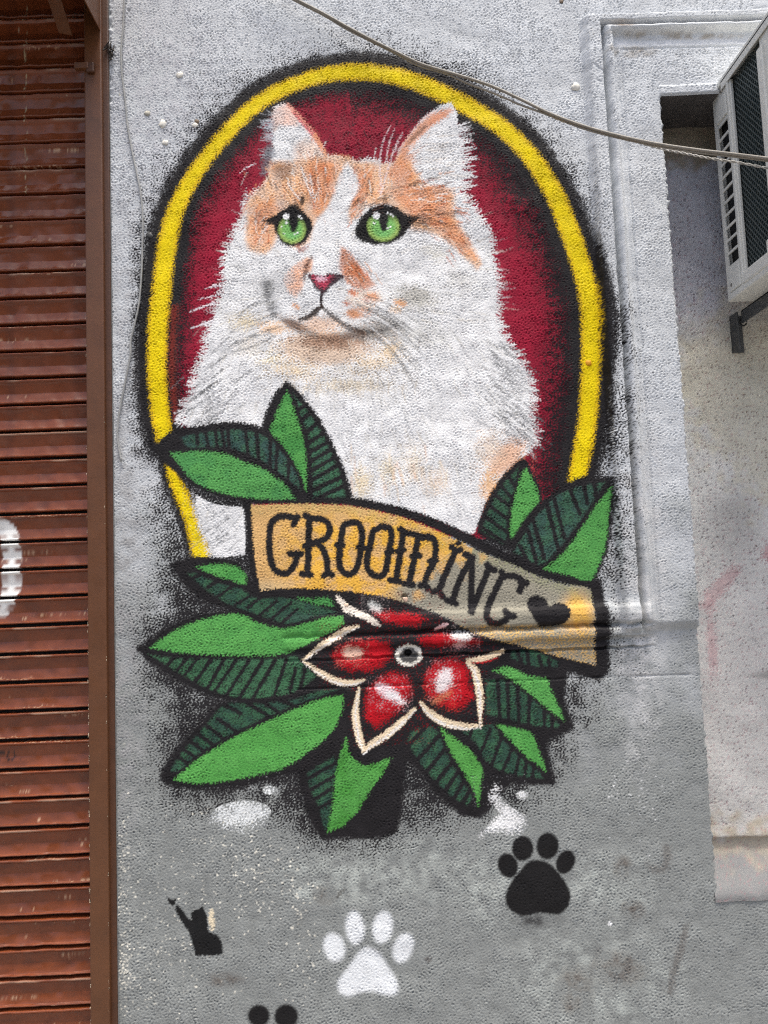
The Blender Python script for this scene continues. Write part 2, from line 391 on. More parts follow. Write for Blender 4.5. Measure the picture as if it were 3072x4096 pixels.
# ears
soft_patch([(1098, 440), (1146, 420), (1195, 475), (1185, 505), (1120, 500), (1098, 520)], A(232, 182, 160), 14, .75)
stroke([(1150, 418), (1200, 475), (1250, 535), (1290, 600)], [12, 20, 22, 20], A(226, 150, 128), soft=6, rough=7, op=.8)
stroke([(1175, 450), (1222, 505), (1252, 540)], [5, 12, 6], A(198, 60, 84), soft=4, rough=7, op=.7)
stroke([(1260, 540), (1285, 585), (1302, 625)], [14, 16, 12], A(224, 146, 104), soft=5, rough=8, op=.8)
soft_patch([(1185, 585), (1240, 560), (1290, 610), (1300, 680), (1230, 690), (1190, 650)], A(222, 176, 142), 26, .6)
for _ in range(26): fur((random.gauss(1220, 30), random.gauss(590, 35)), .9+random.gauss(0, .3), random.uniform(30, 60), 4, random.choice([A(120, 92, 78), A(240, 236, 232), A(190, 130, 98)]), .5, 0, None, dry=.7)
stroke([(1600, 610), (1645, 545), (1695, 482), (1745, 442)], [22, 22, 20, 10], A(238, 214, 210), soft=4, rough=6, op=.9)
stroke([(1590, 650), (1630, 580), (1680, 525), (1725, 480), (1775, 450)], [16, 32, 40, 40, 26], A(220, 150, 112), soft=8, rough=9, op=.85)
stroke([(1625, 590), (1660, 545), (1700, 505)], [5, 16, 10], A(112, 84, 70), soft=5, rough=9, op=.7)
stroke([(1725, 490), (1765, 465), (1800, 440)], [22, 30, 20], A(226, 152, 116), soft=7, rough=9, op=.7)
for _ in range(46): fur((random.gauss(1640, 35), random.gauss(640, 40)), -.55+random.gauss(0, .35), random.uniform(30, 70), 4, random.choice([A(110, 82, 66), A(214, 142, 96), A(244, 240, 236), A(176, 120, 90)]), .55, 0, None, dry=.6)
for _ in range(60): fur((random.uniform(1680, 1800), random.uniform(540, 720)), random.gauss(-.1, .25), random.uniform(40, 90), random.uniform(4, 8), random.choice([A(246, 246, 246), A(205, 200, 196), A(236, 220, 206)]), .6, 0, None, dry=.5)
# face patches
M_PL, M_PR, M_NL, M_NR = (piece('orange_patch', M_CAT) for _ in range(4))
soft_patch([(1085, 650), (1150, 645), (1230, 640), (1310, 622), (1395, 632), (1362, 690), (1340, 750), (1315, 820), (1268, 872), (1252, 905), (1238, 955), (1195, 990), (1170, 985), (1110, 940), (1088, 985),
            (1060, 1012), (1000, 998), (982, 960), (988, 880), (990, 815), (1045, 750), (1075, 700)], ORB, 16, .92, M_PL)
soft_patch([(1235, 660), (1300, 640), (1350, 660), (1335, 740), (1310, 810), (1268, 860), (1240, 800), (1230, 720)], ORA, 22, .75)
soft_patch([(1010, 850), (1080, 800), (1120, 830), (1070, 880), (1060, 960), (1010, 980)], ORA, 26, .6)
soft_patch([(1100, 665), (1160, 655), (1180, 690), (1140, 720), (1100, 705)], A(120, 88, 72), 20, .75)
soft_patch([(1385, 628), (1430, 648), (1485, 648), (1530, 655), (1578, 650), (1600, 620), (1640, 650), (1672, 700), (1710, 742), (1780, 748), (1815, 770), (1815, 850), (1838, 905), (1875, 960), (1922, 1055), (1908, 1075),
            (1850, 1022), (1790, 965), (1720, 928), (1650, 915), (1620, 880), (1560, 822), (1480, 822), (1440, 850), (1402, 882), (1392, 850), (1415, 790), (1440, 750), (1428, 700), (1400, 662)], ORB, 15, .9, M_PR)
soft_patch([(1425, 670), (1480, 690), (1470, 760), (1440, 810), (1405, 860), (1420, 780), (1445, 740)], ORA, 20, .8)
soft_patch([(1560, 760), (1660, 745), (1790, 765), (1800, 850), (1830, 920), (1900, 1030), (1830, 980), (1740, 910), (1660, 870), (1600, 810)], ORA, 24, .75)
soft_patch([(1560, 680), (1600, 640), (1650, 690), (1640, 730), (1580, 740)], ORC, 26, .5)
soft_patch([(1362, 985), (1385, 1000), (1430, 1050), (1500, 1138), (1450, 1158), (1390, 1132), (1372, 1098), (1356, 1070)], A(208, 136, 100), 9, .95, M_NR)
soft_patch([(1362, 990), (1385, 1005), (1425, 1055), (1440, 1085), (1395, 1075), (1365, 1040)], A(150, 92, 66), 16, .55)
soft_patch([(1235, 1030), (1252, 1042), (1246, 1085), (1216, 1096), (1210, 1145), (1185, 1188), (1146, 1150), (1142, 1102), (1190, 1056)], A(228, 172, 140), 10, .92, M_NL)
stroke([(1246, 1030), (1226, 1060), (1222, 1095), (1216, 1120)], [8, 16, 16, 8], A(92, 56, 44), soft=4, rough=8, op=.75)
# short strokes that break up the patches
for cu, cv, su, sv, ang, n in ((1290, 720, 34, 60, 1.5, 90), (1180, 720, 60, 45, 1.2, 50), (1045, 870, 36, 60, 1.9, 60), (1470, 720, 50, 45, 1.75, 60), (1430, 800, 18, 50, 2.2, 50), (1660, 760, 70, 30, -.2, 80), (1740, 850, 60, 40, .15, 80), (1820, 950, 40, 40, .8, 40), (1420, 1080, 30, 30, .9, 40)):
    for _ in range(n):
        fur((random.gauss(cu, su), random.gauss(cv, sv)), ang+random.gauss(0, .2), random.uniform(20, 62), random.uniform(3, 6.5), random.choice([A(110, 68, 46), A(206, 112, 66), A(246, 236, 226), A(228, 156, 106), A(70, 52, 44), A(190, 96, 58)]), random.uniform(.5, .95), random.gauss(0, .15), None, dry=.6, soft=1.8, rough=5)
for q in ([(1205, 670), (1225, 730), (1250, 790)], [(1150, 730), (1175, 770), (1200, 800)], [(1240, 700), (1250, 770)]): stroke(q, 7, A(248, 244, 240), op=.75, dry=.4)
fill(ell(1210, 802, 9, 20, .1), A(46, 36, 34), soft=4, rough=6, op=.9)
# blaze kept clean
soft_patch([(1370, 690), (1400, 680), (1425, 720), (1425, 770), (1395, 820), (1385, 900), (1400, 960), (1365, 985), (1350, 1070), (1300, 1085), (1252, 1075), (1262, 1000), (1255, 930), (1290, 870), (1335, 790)], CWH, 12, .9)

# muzzle shading
def haze_(cu, cv, ru, rv, c, op, rot=0.):
    pts = ell(cu, cv, ru, rv, rot); w, d = sdf(pts, 10)
    cu_, su_ = math.cos(-rot), math.sin(-rot); x = (GU[w]-cu)*cu_-(GV[w]-cv)*su_; y = (GU[w]-cu)*su_+(GV[w]-cv)*cu_
    e = np.clip(1-np.sqrt((x/ru)**2+(y/rv)**2), 0, 1)
    put(w, np.clip(ss(-.35, .35, e*1.5*op-T[w]*.9)*.75, 0, 1), c)
haze_(1300, 1392, 250, 95, A(216, 182, 150), 1.2); haze_(1330, 1366, 190, 46, A(150, 110, 86), 1.0); haze_(1480, 1334, 120, 34, A(96, 80, 70), 1.0, -.1); haze_(1180, 1300, 80, 26, A(120, 84, 62), .9, .4); haze_(1280, 1300, 120, 50, A(226, 186, 156), .8)
haze_(1510, 1320, 140, 60, A(168, 160, 152), .9, -.1); haze_(1660, 1190, 130, 70, A(176, 172, 160), .75, .2); haze_(1080, 1150, 130, 90, A(186, 186, 186), .6)
haze_(980, 1285, 90, 55, A(240, 210, 166), .55); haze_(1090, 1310, 90, 40, A(232, 186, 140), .75)
haze_(1460, 1195, 95, 60, A(238, 206, 184), .8); haze_(1440, 1250, 60, 32, A(222, 166, 132), .8)
haze_(1400, 1540, 260, 60, A(222, 206, 176), .45); haze_(1080, 1440, 70, 60, A(240, 214, 170), .4)
haze_(1560, 1400, 60, 70, A(240, 196, 146), .6, .6); haze_(1410, 1480, 190, 45, A(200, 196, 190), .5)
for c_, u, v, r in ((A(208, 116, 70), 1412, 1170, 18), (A(196, 70, 40), 1463, 1197, 12), (A(186, 96, 60), 1388, 1212, 11), (A(206, 140, 96), 1410, 1255, 26), (A(226, 158, 116), 1490, 1186, 26), (A(212, 150, 96), 1600, 1212, 22), (A(226, 160, 110), 1185, 1225, 12), (A(224, 176, 120), 1580, 1240, 22)):
    fill(ell(u, v, r, r*.6, .3), c_, soft=7, rough=12, op=.85)
for u, v, r in ((1070, 1140, 20), (1072, 1180, 15), (1084, 1225, 16), (1095, 1255, 14)): fill(ell(u, v, r*1.2, r), A(92, 92, 92), soft=10, rough=16, op=.75)
# mouth line and chin shadow
DKB = A(52, 40, 36)
M_MOUTH = piece('mouth', M_CAT)
stroke([(1286, 1165), (1285, 1200), (1284, 1228)], [10, 12, 10], A(40, 26, 30), M_MOUTH, soft=3, rough=5)
stroke([(1284, 1226), (1262, 1246), (1230, 1270), (1195, 1278)], [16, 24, 18, 6], DKB, M_MOUTH, soft=4, rough=7, op=.95)
stroke([(1290, 1226), (1325, 1262), (1378, 1300), (1450, 1326), (1530, 1322), (1590, 1300)], [14, 19, 18, 20, 14, 3], DKB, M_MOUTH, soft=6, rough=11, op=.85)
stroke([(1120, 1272), (1165, 1296), (1210, 1320), (1252, 1340), (1305, 1356), (1380, 1346), (1440, 1336)], [12, 34, 32, 26, 24, 34, 40], A(80, 58, 46), M_MOUTH, soft=10, rough=16, op=.6)
for _ in range(120): fur((random.gauss(1400, 150), random.gauss(1352, 22)), 1.45+random.gauss(0, .25), random.uniform(22, 50), 3, random.choice([A(92, 66, 52), A(196, 150, 120), A(240, 230, 220), A(130, 96, 76)]), .5, 0, None, dry=.7)
for _ in range(70): fur((random.gauss(1430, 130), random.gauss(1530, 24)), 1.5+random.gauss(0, .15), random.uniform(22, 55), 3, random.choice([A(96, 90, 84), A(130, 124, 116), A(224, 196, 150)]), .5, 0, None, dry=.6)
for _ in range(46): fur((random.choice([1410, 1430, 1480, 1540, 1590, 1660, 1700, 1760, 1960])+random.gauss(0, 14), random.gauss(1880, 50)), 1.45+random.gauss(0, .12), random.uniform(40, 110), random.uniform(4, 9), random.choice([A(236, 192, 140), A(226, 170, 126), A(206, 202, 196), A(240, 214, 176)]), .5, 0, None, dry=.6, rough=8)
haze_(1650, 1850, 70, 120, A(240, 214, 190), .45); haze_(1550, 1880, 50, 90, A(240, 214, 180), .5)
haze_(2020, 1835, 130, 75, A(232, 170, 124), .95, -.75); haze_(1960, 1800, 90, 110, A(240, 208, 186), .6); haze_(1960, 1950, 60, 90, A(226, 170, 110), .7)
for cu, cv, ru, rv, c_, op, rt in ((1180, 1480, 150, 70, A(236, 204, 164), .5, .2), (1700, 1330, 170, 90, A(206, 205, 200), .55, .3), (1500, 1450, 150, 60, A(238, 206, 170), .5, -.2), (1840, 1120, 110, 80, A(214, 212, 206), .5, .5), (1000, 1380, 110, 70, A(224, 216, 204), .5, -.4),
        (1450, 1930, 60, 90, A(240, 208, 164), .55, 0), (1750, 1930, 70, 80, A(236, 206, 180), .5, 0), (1130, 1100, 70, 60, A(206, 206, 206), .55, 0), (1740, 1010, 80, 50, A(212, 208, 196), .5, .4), (1620, 640, 60, 40, A(214, 140, 96), .6, -.6)):
    haze_(cu, cv, ru, rv, c_, op, rt)
# nose
M_NOSE = piece('nose', M_CAT)
NOSE = [(1224, 1097), (1262, 1098), (1290, 1104), (1325, 1092), (1352, 1096), (1380, 1106), (1350, 1128), (1326, 1146), (1293, 1180), (1266, 1156), (1242, 1124)]
fill(NOSE, A(58, 30, 40), M_NOSE, soft=3, rough=6, op=.95)
fill([(1240, 1104), (1266, 1106), (1290, 1112), (1324, 1102), (1340, 1108), (1318, 1132), (1296, 1158), (1276, 1148), (1258, 1126)], A(196, 66, 92), M_NOSE, soft=5, rough=10, op=.9)
fill(ell(1284, 1116, 22, 10, .1), A(238, 190, 204), soft=5, rough=9, op=.85); fill(ell(1330, 1116, 16, 9, -.4), A(60, 34, 44), soft=4, rough=7, op=.8)
# eyes
def eye(out, ic, ir, pc, pr, hl):
    pid = piece('eye', M_CAT)
    fill(out, A(24, 22, 24), pid, soft=4, rough=7)
    w, d = sdf(ell(*ic, *ir), 12)
    x, y = (GU[w]-ic[0])/ir[0], (GV[w]-ic[1])/ir[1]; r = np.hypot(x, y)
    g = A(122, 180, 98); lo = A(178, 194, 100); dk = A(64, 92, 44); mint = A(112, 190, 120)
    c = g*(1+.10*TG[w]+.06*TI[w])[..., None]
    k = ss(.55, 1., r)[..., None]*.75; c = c*(1-k)+(lo*(.8+.2*y[..., None]))*k
    k = ss(.1, .6, y)[..., None]*ss(.75, .2, r)[..., None]*.7; c = c*(1-k)+mint*k
    k = (ss(-.25, -.95, y)*.95)[..., None]; c = c*(1-k)+dk*.6*k
    k = ss(.86, 1.0, r+.2*(T[w]-.5))[..., None]*.7; c = c*(1-k)+dk*k
    put(w, edge(d, w, 3, 4), c, pid, .5)
    fill(ell(pc[0], pc[1], *pr), A(20, 19, 22), pid, soft=5, rough=6); 
    stroke([(pc[0]-8, pc[1]-pr[1]), (pc[0], ic[1]-ir[1]*.6), (pc[0]+8, pc[1]-pr[1])], pr[0]*2.2, A(22, 20, 22), pid, soft=6, rough=6, op=.9)
    for u, v, r_ in hl: fill(ell(u, v, r_, r_*1.05), A(246, 248, 246), pid, soft=2, rough=3.5)
eye([(1050, 882), (1105, 856), (1135, 836), (1170, 828), (1215, 848), (1246, 884), (1247, 920), (1218, 970), (1178, 986), (1130, 972), (1105, 935), (1092, 902)], (1168, 917), (57, 58), (1174, 882), (18, 46),
    [(1144, 867, 12), (1146, 892, 5), (1126, 905, 3.5), (1198, 864, 5), (1206, 872, 4), (1190, 930, 4), (1178, 934, 3), (1136, 935, 3)])
eye([(1420, 935), (1440, 872), (1495, 828), (1550, 820), (1598, 836), (1640, 864), (1690, 866), (1642, 906), (1600, 956), (1530, 978), (1470, 972), (1430, 955)], (1533, 907), (67, 60), (1534, 880), (18, 46),
    [(1505, 863, 14), (1497, 892, 4.5), (1552, 852, 5), (1565, 856, 4.5), (1574, 864, 3), (1552, 915, 4), (1560, 905, 3)])
stroke([(1190, 985), (1200, 1000), (1235, 985)], [18, 22, 8], A(150, 92, 84), soft=6, rough=10, op=.7)
for _ in range(60): fur((random.gauss(1660, 40), random.gauss(890, 25)), .1+random.gauss(0, .35), random.uniform(25, 70), 3.5, random.choice([A(50, 38, 34), A(92, 62, 48)]), .6, 0, None, dry=.5)
for _ in range(40): fur((random.gauss(1470, 40), random.gauss(820, 14)), -.6+random.gauss(0, .35), random.uniform(20, 60), 3.5, random.choice([A(50, 38, 34), A(110, 70, 52)]), .6, 0, None, dry=.5)
for _ in range(40): fur((random.gauss(1075, 20), random.gauss(890, 25)), math.pi+random.gauss(0, .5), random.uniform(14, 40), 4, A(56, 42, 38), .6, 0, None, dry=.5)
# whiskers
for p, wd in (([(820, 1157), (850, 1147), (885, 1141)], 8), ([(795, 1196), (835, 1190), (875, 1180)], 7), ([(758, 1248), (810, 1228), (858, 1214)], 9), ([(763, 1312), (805, 1298), (850, 1284)], 9), ([(960, 690), (985, 672), (1020, 655)], 4)):
    stroke(p, [2, wd, wd*1.2], A(238, 226, 230), M_CAT, soft=2, rough=5, op=.95, dry=.3)
for p in ([(1562, 503), (1535, 560), (1520, 640), (1524, 780)], [(1578, 515), (1555, 580), (1545, 650)], [(1612, 530), (1580, 590), (1560, 650), (1522, 780)], [(1600, 545), (1572, 620)]):
    stroke(p, [2, 5, 6, 5], A(228, 212, 214), M_CAT, soft=2, rough=5, op=.8, dry=.5)
for k in range(14):
    y0 = 1165+k*11; stroke([(1110+random.gauss(0, 20), y0+30), (1020, y0+60+random.gauss(0, 8)), (920+random.gauss(0, 20), y0+100)], [5, 6, 3], random.choice([A(84, 84, 84), A(150, 150, 150), A(246, 246, 246)]), soft=2, rough=6, op=.7, dry=.5)
for k in range(16):
    y0 = 1180+k*9; stroke([(1450+random.gauss(0, 15), y0), (1560, y0+40+k*3), (1690+random.gauss(0, 30), y0+120+k*8)], [4, 7, 3], random.choice([A(80, 80, 78), A(140, 140, 138), A(246, 246, 246), A(248, 248, 248)]), soft=2, rough=6, op=.75, dry=.45)

# ---- black ground behind leaves and flower, sprayed loosely at its border
black_fill([(1000, 2340), (1380, 2350), (1620, 2400), (1900, 2530), (2330, 2590), (2440, 2640), (2430, 2690), (2270, 2690), (2260, 2800), (2290, 2910), (2230, 2945), (2190, 2970), (2220, 3130), (2060, 3125), (1930, 3265),
            (1850, 3262), (1700, 3110), (1632, 3050), (1612, 3180), (1572, 3338), (1330, 3352), (1300, 3340), (1215, 3200), (1200, 3095), (1050, 3120), (1000, 2900), (1190, 2800), (1000, 2720), (1130, 2500)], 4, 8)
black_stroke([(985, 2000), (1002, 2100), (1010, 2240), (1030, 2350)], [40, 42, 44, 40], 3, 7)
black_stroke([(985, 2002), (1200, 2000), (1380, 2003), (1530, 2030), (1680, 2072), (1850, 2145), (2000, 2218), (2170, 2290), (2370, 2342)], [36, 34, 36, 38, 40, 44, 48, 44, 40], 4, 8)
black_stroke([(2380, 2340), (2398, 2440), (2405, 2560), (2410, 2680)], [52, 54, 54, 50], 4, 9)
black_stroke([(1040, 2385), (1200, 2375), (1400, 2385), (1560, 2410), (1700, 2460), (1850, 2520), (2000, 2580), (2200, 2640), (2390, 2690)], [40, 40, 40, 40, 44, 44, 40, 50, 60], 4, 8)

# ---- leaves: black surround, dark striped half, light half
LGT, DRK, LIT = A(78, 150, 74), A(48, 78, 64), A(64, 136, 66)
def leaf(out, dark, light, stripes, sw=14, lc=LGT, dc=DRK, grow=6):
    pid = piece('leaf')
    w, d = sdf(out, 40); a = edge(d+grow, w, 4, 9); put(w, a, BLACK, pid, .62, var=.12); BLK[w] = np.maximum(BLK[w], np.clip(a, 0, 1))
    if dark:
        w, d = sdf(dark, 30); a = edge(d-3, w, 4, 9)*(1-.92*ss(.55, .85, T[w]))
        k = ss(-.8, .8, TM[w]+.4*TL[w])[..., None]
        put(w, a, (dc*(1-.40*k)+A(66, 112, 76)*.40*k)*(1+.12*TG[w])[..., None], None, .66)
        s = IDS[w]; s[d > 0] = pid
    for p in stripes: stroke(p, [sw*1.3, sw*1.15], BLACK, pid, soft=3, rough=5, n=4)
    if light:
        sub = piece('light_half', pid)
        w, d = sdf(light, 30); a = edge(d, w, 4, 9)*(1-.55*ss(.74, .98, T[w]))
        k = ss(0, 1, .5+.4*TM[w]+.25*TB[w])[..., None]
        put(w, a, (lc*(1-.45*k)+A(96, 166, 84)*.45*k)*(1+.13*TG[w]+.08*TI[w])[..., None], None, .62)
        s = IDS[w]; s[d > 0] = sub
    return pid
t3 = lambda p: tl(550, 1250, .5, p); t1b = lambda p: tl(550, 2150, .5, p); t2b = lambda p: tl(1180, 2150, .5, p); t3b = lambda p: tl(1800, 1750, .5, p)
t5 = lambda p: tl(1180, 3000, .872, p); t6 = lambda p: tl(1800, 2700, .872, p)
S = lambda f, *prs: [f([prs[i], prs[i+1]]) for i in range(0, len(prs), 2)]
# small leaf left of the banner with the dark leaf running under it
leaf(t1b([(270, 220), (400, 175), (600, 168), (800, 200), (880, 300), (1000, 420), (1300, 430), (1600, 430), (1680, 560), (1500, 640), (1200, 720), (1120, 715), (800, 600), (500, 485), (340, 320)]),
     t1b([(390, 285), (480, 285), (650, 360), (820, 400), (960, 480), (1150, 475), (1300, 500), (1640, 600), (1450, 650), (1200, 700), (1150, 690), (950, 620), (700, 525), (520, 400)]),
     t1b([(470, 235), (650, 213), (800, 240), (862, 300), (866, 378), (720, 335), (580, 285)]),
     S(t1b, (560, 400), (640, 350), (640, 470), (760, 390), (780, 540), (900, 470), (880, 560), (1000, 470), (980, 620), (1110, 510), (1060, 660), (1230, 520), (1150, 690), (1280, 570), (430, 330), (500, 300)), 11)
fill(t1b([(1290, 488), (1540, 488), (1570, 548), (1420, 530)]), A(70, 140, 72), piece('light_half', max(PIECES)-1), soft=4, rough=12, op=.8)
leaf(t1b([(5, 892), (250, 720), (500, 625), (700, 595), (850, 605), (950, 655), (1150, 715), (1440, 640), (1640, 610), (1680, 680), (1500, 800), (1400, 860), (1290, 960), (1460, 1150), (1250, 1265), (1050, 1305), (850, 1315), (600, 1275), (300, 1125), (100, 990)]),
     t1b([(70, 925), (250, 955), (700, 968), (1150, 962), (1270, 945), (1330, 1010), (1440, 1110), (1260, 1240), (1000, 1292), (800, 1285), (600, 1232), (350, 1100)]),
     t1b([(100, 880), (300, 745), (500, 663), (700, 618), (830, 618), (950, 678), (1160, 730), (1300, 700), (1500, 640), (1640, 633), (1650, 690), (1500, 775), (1390, 835), (1250, 905), (1100, 942), (700, 942), (350, 922)]),
     S(t1b, (290, 965), (240, 1020), (400, 960), (320, 1060), (480, 970), (380, 1095), (590, 980), (460, 1150), (690, 980), (560, 1205), (790, 980), (620, 1225), (890, 985), (710, 1265), (1000, 985), (810, 1290), (1100, 985), (920, 1290), (1190, 975), (1090, 1280), (1265, 1050), (1220, 1225), (1340, 1060), (1295, 1225)), 13, lc=A(82, 152, 76), dc=A(62, 102, 74))
leaf(t1b([(195, 1900), (330, 1680), (500, 1500), (650, 1330), (850, 1310), (1250, 1275), (1640, 1200), (1680, 1300), (1640, 1370), (1500, 1630), (1250, 1840), (1000, 1935), (700, 2015), (400, 1995), (230, 1965)]),
     t1b([(250, 1870), (370, 1690), (550, 1490), (700, 1330), (900, 1325), (1250, 1290), (1450, 1220), (1640, 1215), (1400, 1295), (1150, 1390), (900, 1505), (650, 1635), (450, 1770), (330, 1875)]),
     t1b([(290, 1940), (450, 1800), (700, 1640), (950, 1512), (1200, 1400), (1450, 1300), (1640, 1260), (1645, 1350), (1560, 1550), (1350, 1725), (1200, 1830), (950, 1905), (700, 1950), (500, 1968)]),
     S(t1b, (700, 1340), (830, 1410), (640, 1450), (790, 1550), (560, 1510), (700, 1620), (480, 1570), (620, 1670), (420, 1630), (540, 1720), (360, 1690), (480, 1770), (310, 1750), (420, 1815), (880, 1325), (1050, 1430), (1000, 1310), (1120, 1390), (1150, 1300), (1260, 1350)), 14, lc=A(84, 156, 74))
leaf([(1385, 2945), (1330, 2990), (1250, 3050), (1195, 3090), (1215, 3200), (1252, 3295), (1300, 3350), (1380, 3330), (1460, 3230), (1530, 3120), (1590, 3010), (1480, 2960)],
     t5([(55, 105), (180, 25), (196, 60), (182, 180), (166, 300), (150, 360), (132, 372), (108, 270), (68, 180)]),
     [(1385, 2950), (1402, 3020), (1460, 3062), (1566, 3030), (1530, 3095), (1480, 3165), (1430, 3245), (1375, 3302), (1310, 3330), (1320, 3270), (1330, 3225), (1340, 3125), (1352, 3050), (1365, 3000)],
     S(t5, (60, 130), (185, 60), (75, 180), (180, 120), (90, 225), (172, 175), (100, 270), (168, 235)), 13, lc=A(72, 140, 60))
leaf(t2b([(900, 1540), (1060, 1470), (1150, 1510), (1330, 1630), (1505, 1775), (1500, 2000), (1485, 2230), (1340, 2210), (1150, 2060), (1000, 1860), (880, 1660)]),
     t2b([(920, 1560), (1080, 1500), (1150, 1560), (1230, 1750), (1330, 1920), (1420, 2080), (1380, 2150), (1250, 2080), (1100, 1930), (980, 1780), (900, 1640)]),
     t2b([(1160, 1520), (1320, 1640), (1492, 1780), (1484, 2000), (1470, 2150), (1420, 2000), (1330, 1850), (1230, 1680)]),
     S(t2b, (910, 1660), (1060, 1500), (990, 1770), (1150, 1590), (1050, 1880), (1200, 1690), (1130, 1960), (1260, 1790), (1200, 2030), (1310, 1870), (1270, 2090), (1360, 1940), (1340, 2130), (1400, 2020)), 15, lc=A(82, 150, 70))
leaf([(1840, 2905), (1960, 2868), (1988, 2876), (2122, 2903), (2165, 2985), (2215, 3132), (2090, 3130), (1970, 3098), (1922, 3050)],
     t6([(50, 260), (190, 220), (240, 290), (330, 380), (420, 450), (432, 478), (330, 470), (210, 430), (150, 380), (120, 320)]),
     t6([(205, 215), (360, 250), (402, 330), (442, 442), (350, 372), (270, 292)]),
     S(t6, (100, 250), (80, 310), (185, 250), (140, 360), (235, 290), (190, 420), (285, 340), (240, 445), (318, 375), (298, 465), (350, 400), (340, 478), (385, 425), (375, 482)), 12, lc=A(80, 150, 72))
leaf([(1925, 2670), (1975, 2655), (2045, 2645), (2195, 2692), (2232, 2780), (2288, 2912), (2220, 2938), (2120, 2918), (2010, 2893), (1928, 2878)],
     t6([(158, 18), (250, 20), (330, 70), (440, 165), (512, 232), (480, 246), (370, 232), (250, 202), (160, 182)]),
     [(1972, 2680), (2040, 2666), (2110, 2702), (2186, 2714), (2207, 2765), (2242, 2840), (2256, 2882), (2200, 2842), (2150, 2802), (2096, 2754), (2018, 2702)],
     S(t6, (218, 20), (228, 195), (263, 35), (270, 205), (310, 65), (316, 215), (364, 105), (360, 232), (435, 165), (432, 245), (470, 195), (468, 248)), 14, lc=A(84, 152, 76))
leaf([(2030, 2600), (2125, 2588), (2245, 2640), (2245, 2680), (2120, 2680), (2030, 2650)], t3b([(490, 1710), (650, 1695), (870, 1795), (862, 1842), (640, 1832), (480, 1765)]), None,
     S(t3b, (540, 1700), (572, 1810), (620, 1720), (632, 1840), (710, 1750), (740, 1840), (790, 1780), (800, 1840)), 13)
leaf(t3([(150, 1080), (280, 955), (480, 915), (700, 885), (900, 900), (1060, 965), (1200, 1120), (1310, 1280), (1380, 1460), (1350, 1520), (1200, 1520), (900, 1510), (650, 1470), (450, 1390), (300, 1250), (190, 1170)]),
     t3([(330, 990), (550, 950), (760, 930), (900, 945), (1040, 985), (1170, 1125), (1280, 1290), (1310, 1430), (1150, 1305), (1000, 1195), (850, 1125), (700, 1085), (400, 1080)]),
     t3([(262, 1122), (400, 1112), (560, 1112), (700, 1132), (850, 1192), (1000, 1252), (1130, 1342), (1200, 1402), (1262, 1492), (1000, 1492), (750, 1462), (550, 1402), (430, 1330), (340, 1225)]),
     S(t3, (470, 945), (480, 1050), (540, 945), (572, 1095), (620, 935), (642, 1095), (675, 935), (697, 1095), (722, 930), (737, 1105), (860, 930), (888, 1145), (950, 945), (972, 1185), (1062, 985), (1062, 1225), (1122, 1035), (1105, 1275), (1215, 1165), (1205, 1330)), 13, lc=A(76, 142, 78), dc=A(54, 82, 76))
leaf(t3([(1190, 562), (1090, 675), (1028, 820), (1000, 960), (1090, 1010), (1200, 1140), (1300, 1300), (1370, 1505), (1720, 1505), (1660, 1300), (1600, 1155), (1530, 1005), (1450, 855), (1350, 725), (1250, 600)]),
     t3([(1240, 640), (1330, 742), (1420, 862), (1500, 1002), (1570, 1152), (1630, 1300), (1670, 1480), (1400, 1495), (1392, 1300), (1362, 1000), (1300, 820)]),
     t3([(1195, 618), (1150, 720), (1100, 830), (1065, 950), (1130, 1022), (1200, 1112), (1290, 1262), (1352, 1432), (1350, 1250), (1340, 1100), (1310, 950), (1270, 830), (1220, 680)]),
     S(t3, (1270, 790), (1360, 730), (1300, 870), (1390, 800), (1330, 970), (1430, 890), (1350, 1055), (1490, 960), (1370, 1125), (1520, 1035), (1380, 1195), (1550, 1090), (1390, 1265), (1570, 1160), (1390, 1345), (1600, 1220), (1400, 1425), (1640, 1310), (1430, 1495), (1660, 1380)), 15, lc=A(72, 142, 70), dc=A(60, 100, 78))
leaf(t3b([(610, 195), (560, 182), (400, 350), (300, 520), (225, 745), (330, 830), (480, 900), (510, 850), (620, 650), (722, 530), (712, 400), (645, 262)]),
     t3b([(560, 220), (420, 370), (330, 520), (245, 745), (430, 862), (455, 840), (465, 600), (512, 440)]),
     t3b([(612, 248), (690, 400), (714, 520), (640, 612), (560, 732), (500, 835), (480, 740), (490, 600), (530, 430), (580, 280)]),
     S(t3b, (460, 300), (525, 400), (400, 375), (490, 480), (345, 450), (465, 545), (315, 545), (455, 650), (290, 640), (450, 755), (265, 725), (440, 840)), 13, lc=A(82, 152, 76))
leaf(t3b([(735, 520), (900, 398), (1050, 328), (1280, 328), (1298, 500), (1262, 850), (1210, 1000), (1130, 1185), (1000, 1135), (740, 1065), (490, 925), (500, 840), (620, 645)]),
     t3b([(1250, 350), (1100, 370), (960, 410), (820, 480), (740, 570), (640, 680), (570, 800), (500, 915), (720, 1025), (850, 920), (960, 782), (1060, 650), (1160, 500)]),
     t3b([(1287, 400), (1277, 550), (1247, 850), (1202, 992), (1122, 1142), (950, 1102), (752, 1052), (900, 930), (1000, 800), (1080, 680), (1180, 530)]),
     S(t3b, (1150, 350), (1170, 470), (1070, 375), (1100, 530), (965, 430), (1040, 610), (835, 495), (915, 800), (775, 530), (865, 890), (665, 660), (755, 970), (625, 740), (690, 1000), (560, 870), (620, 990)), 15, lc=A(80, 148, 74), dc=A(58, 88, 78))

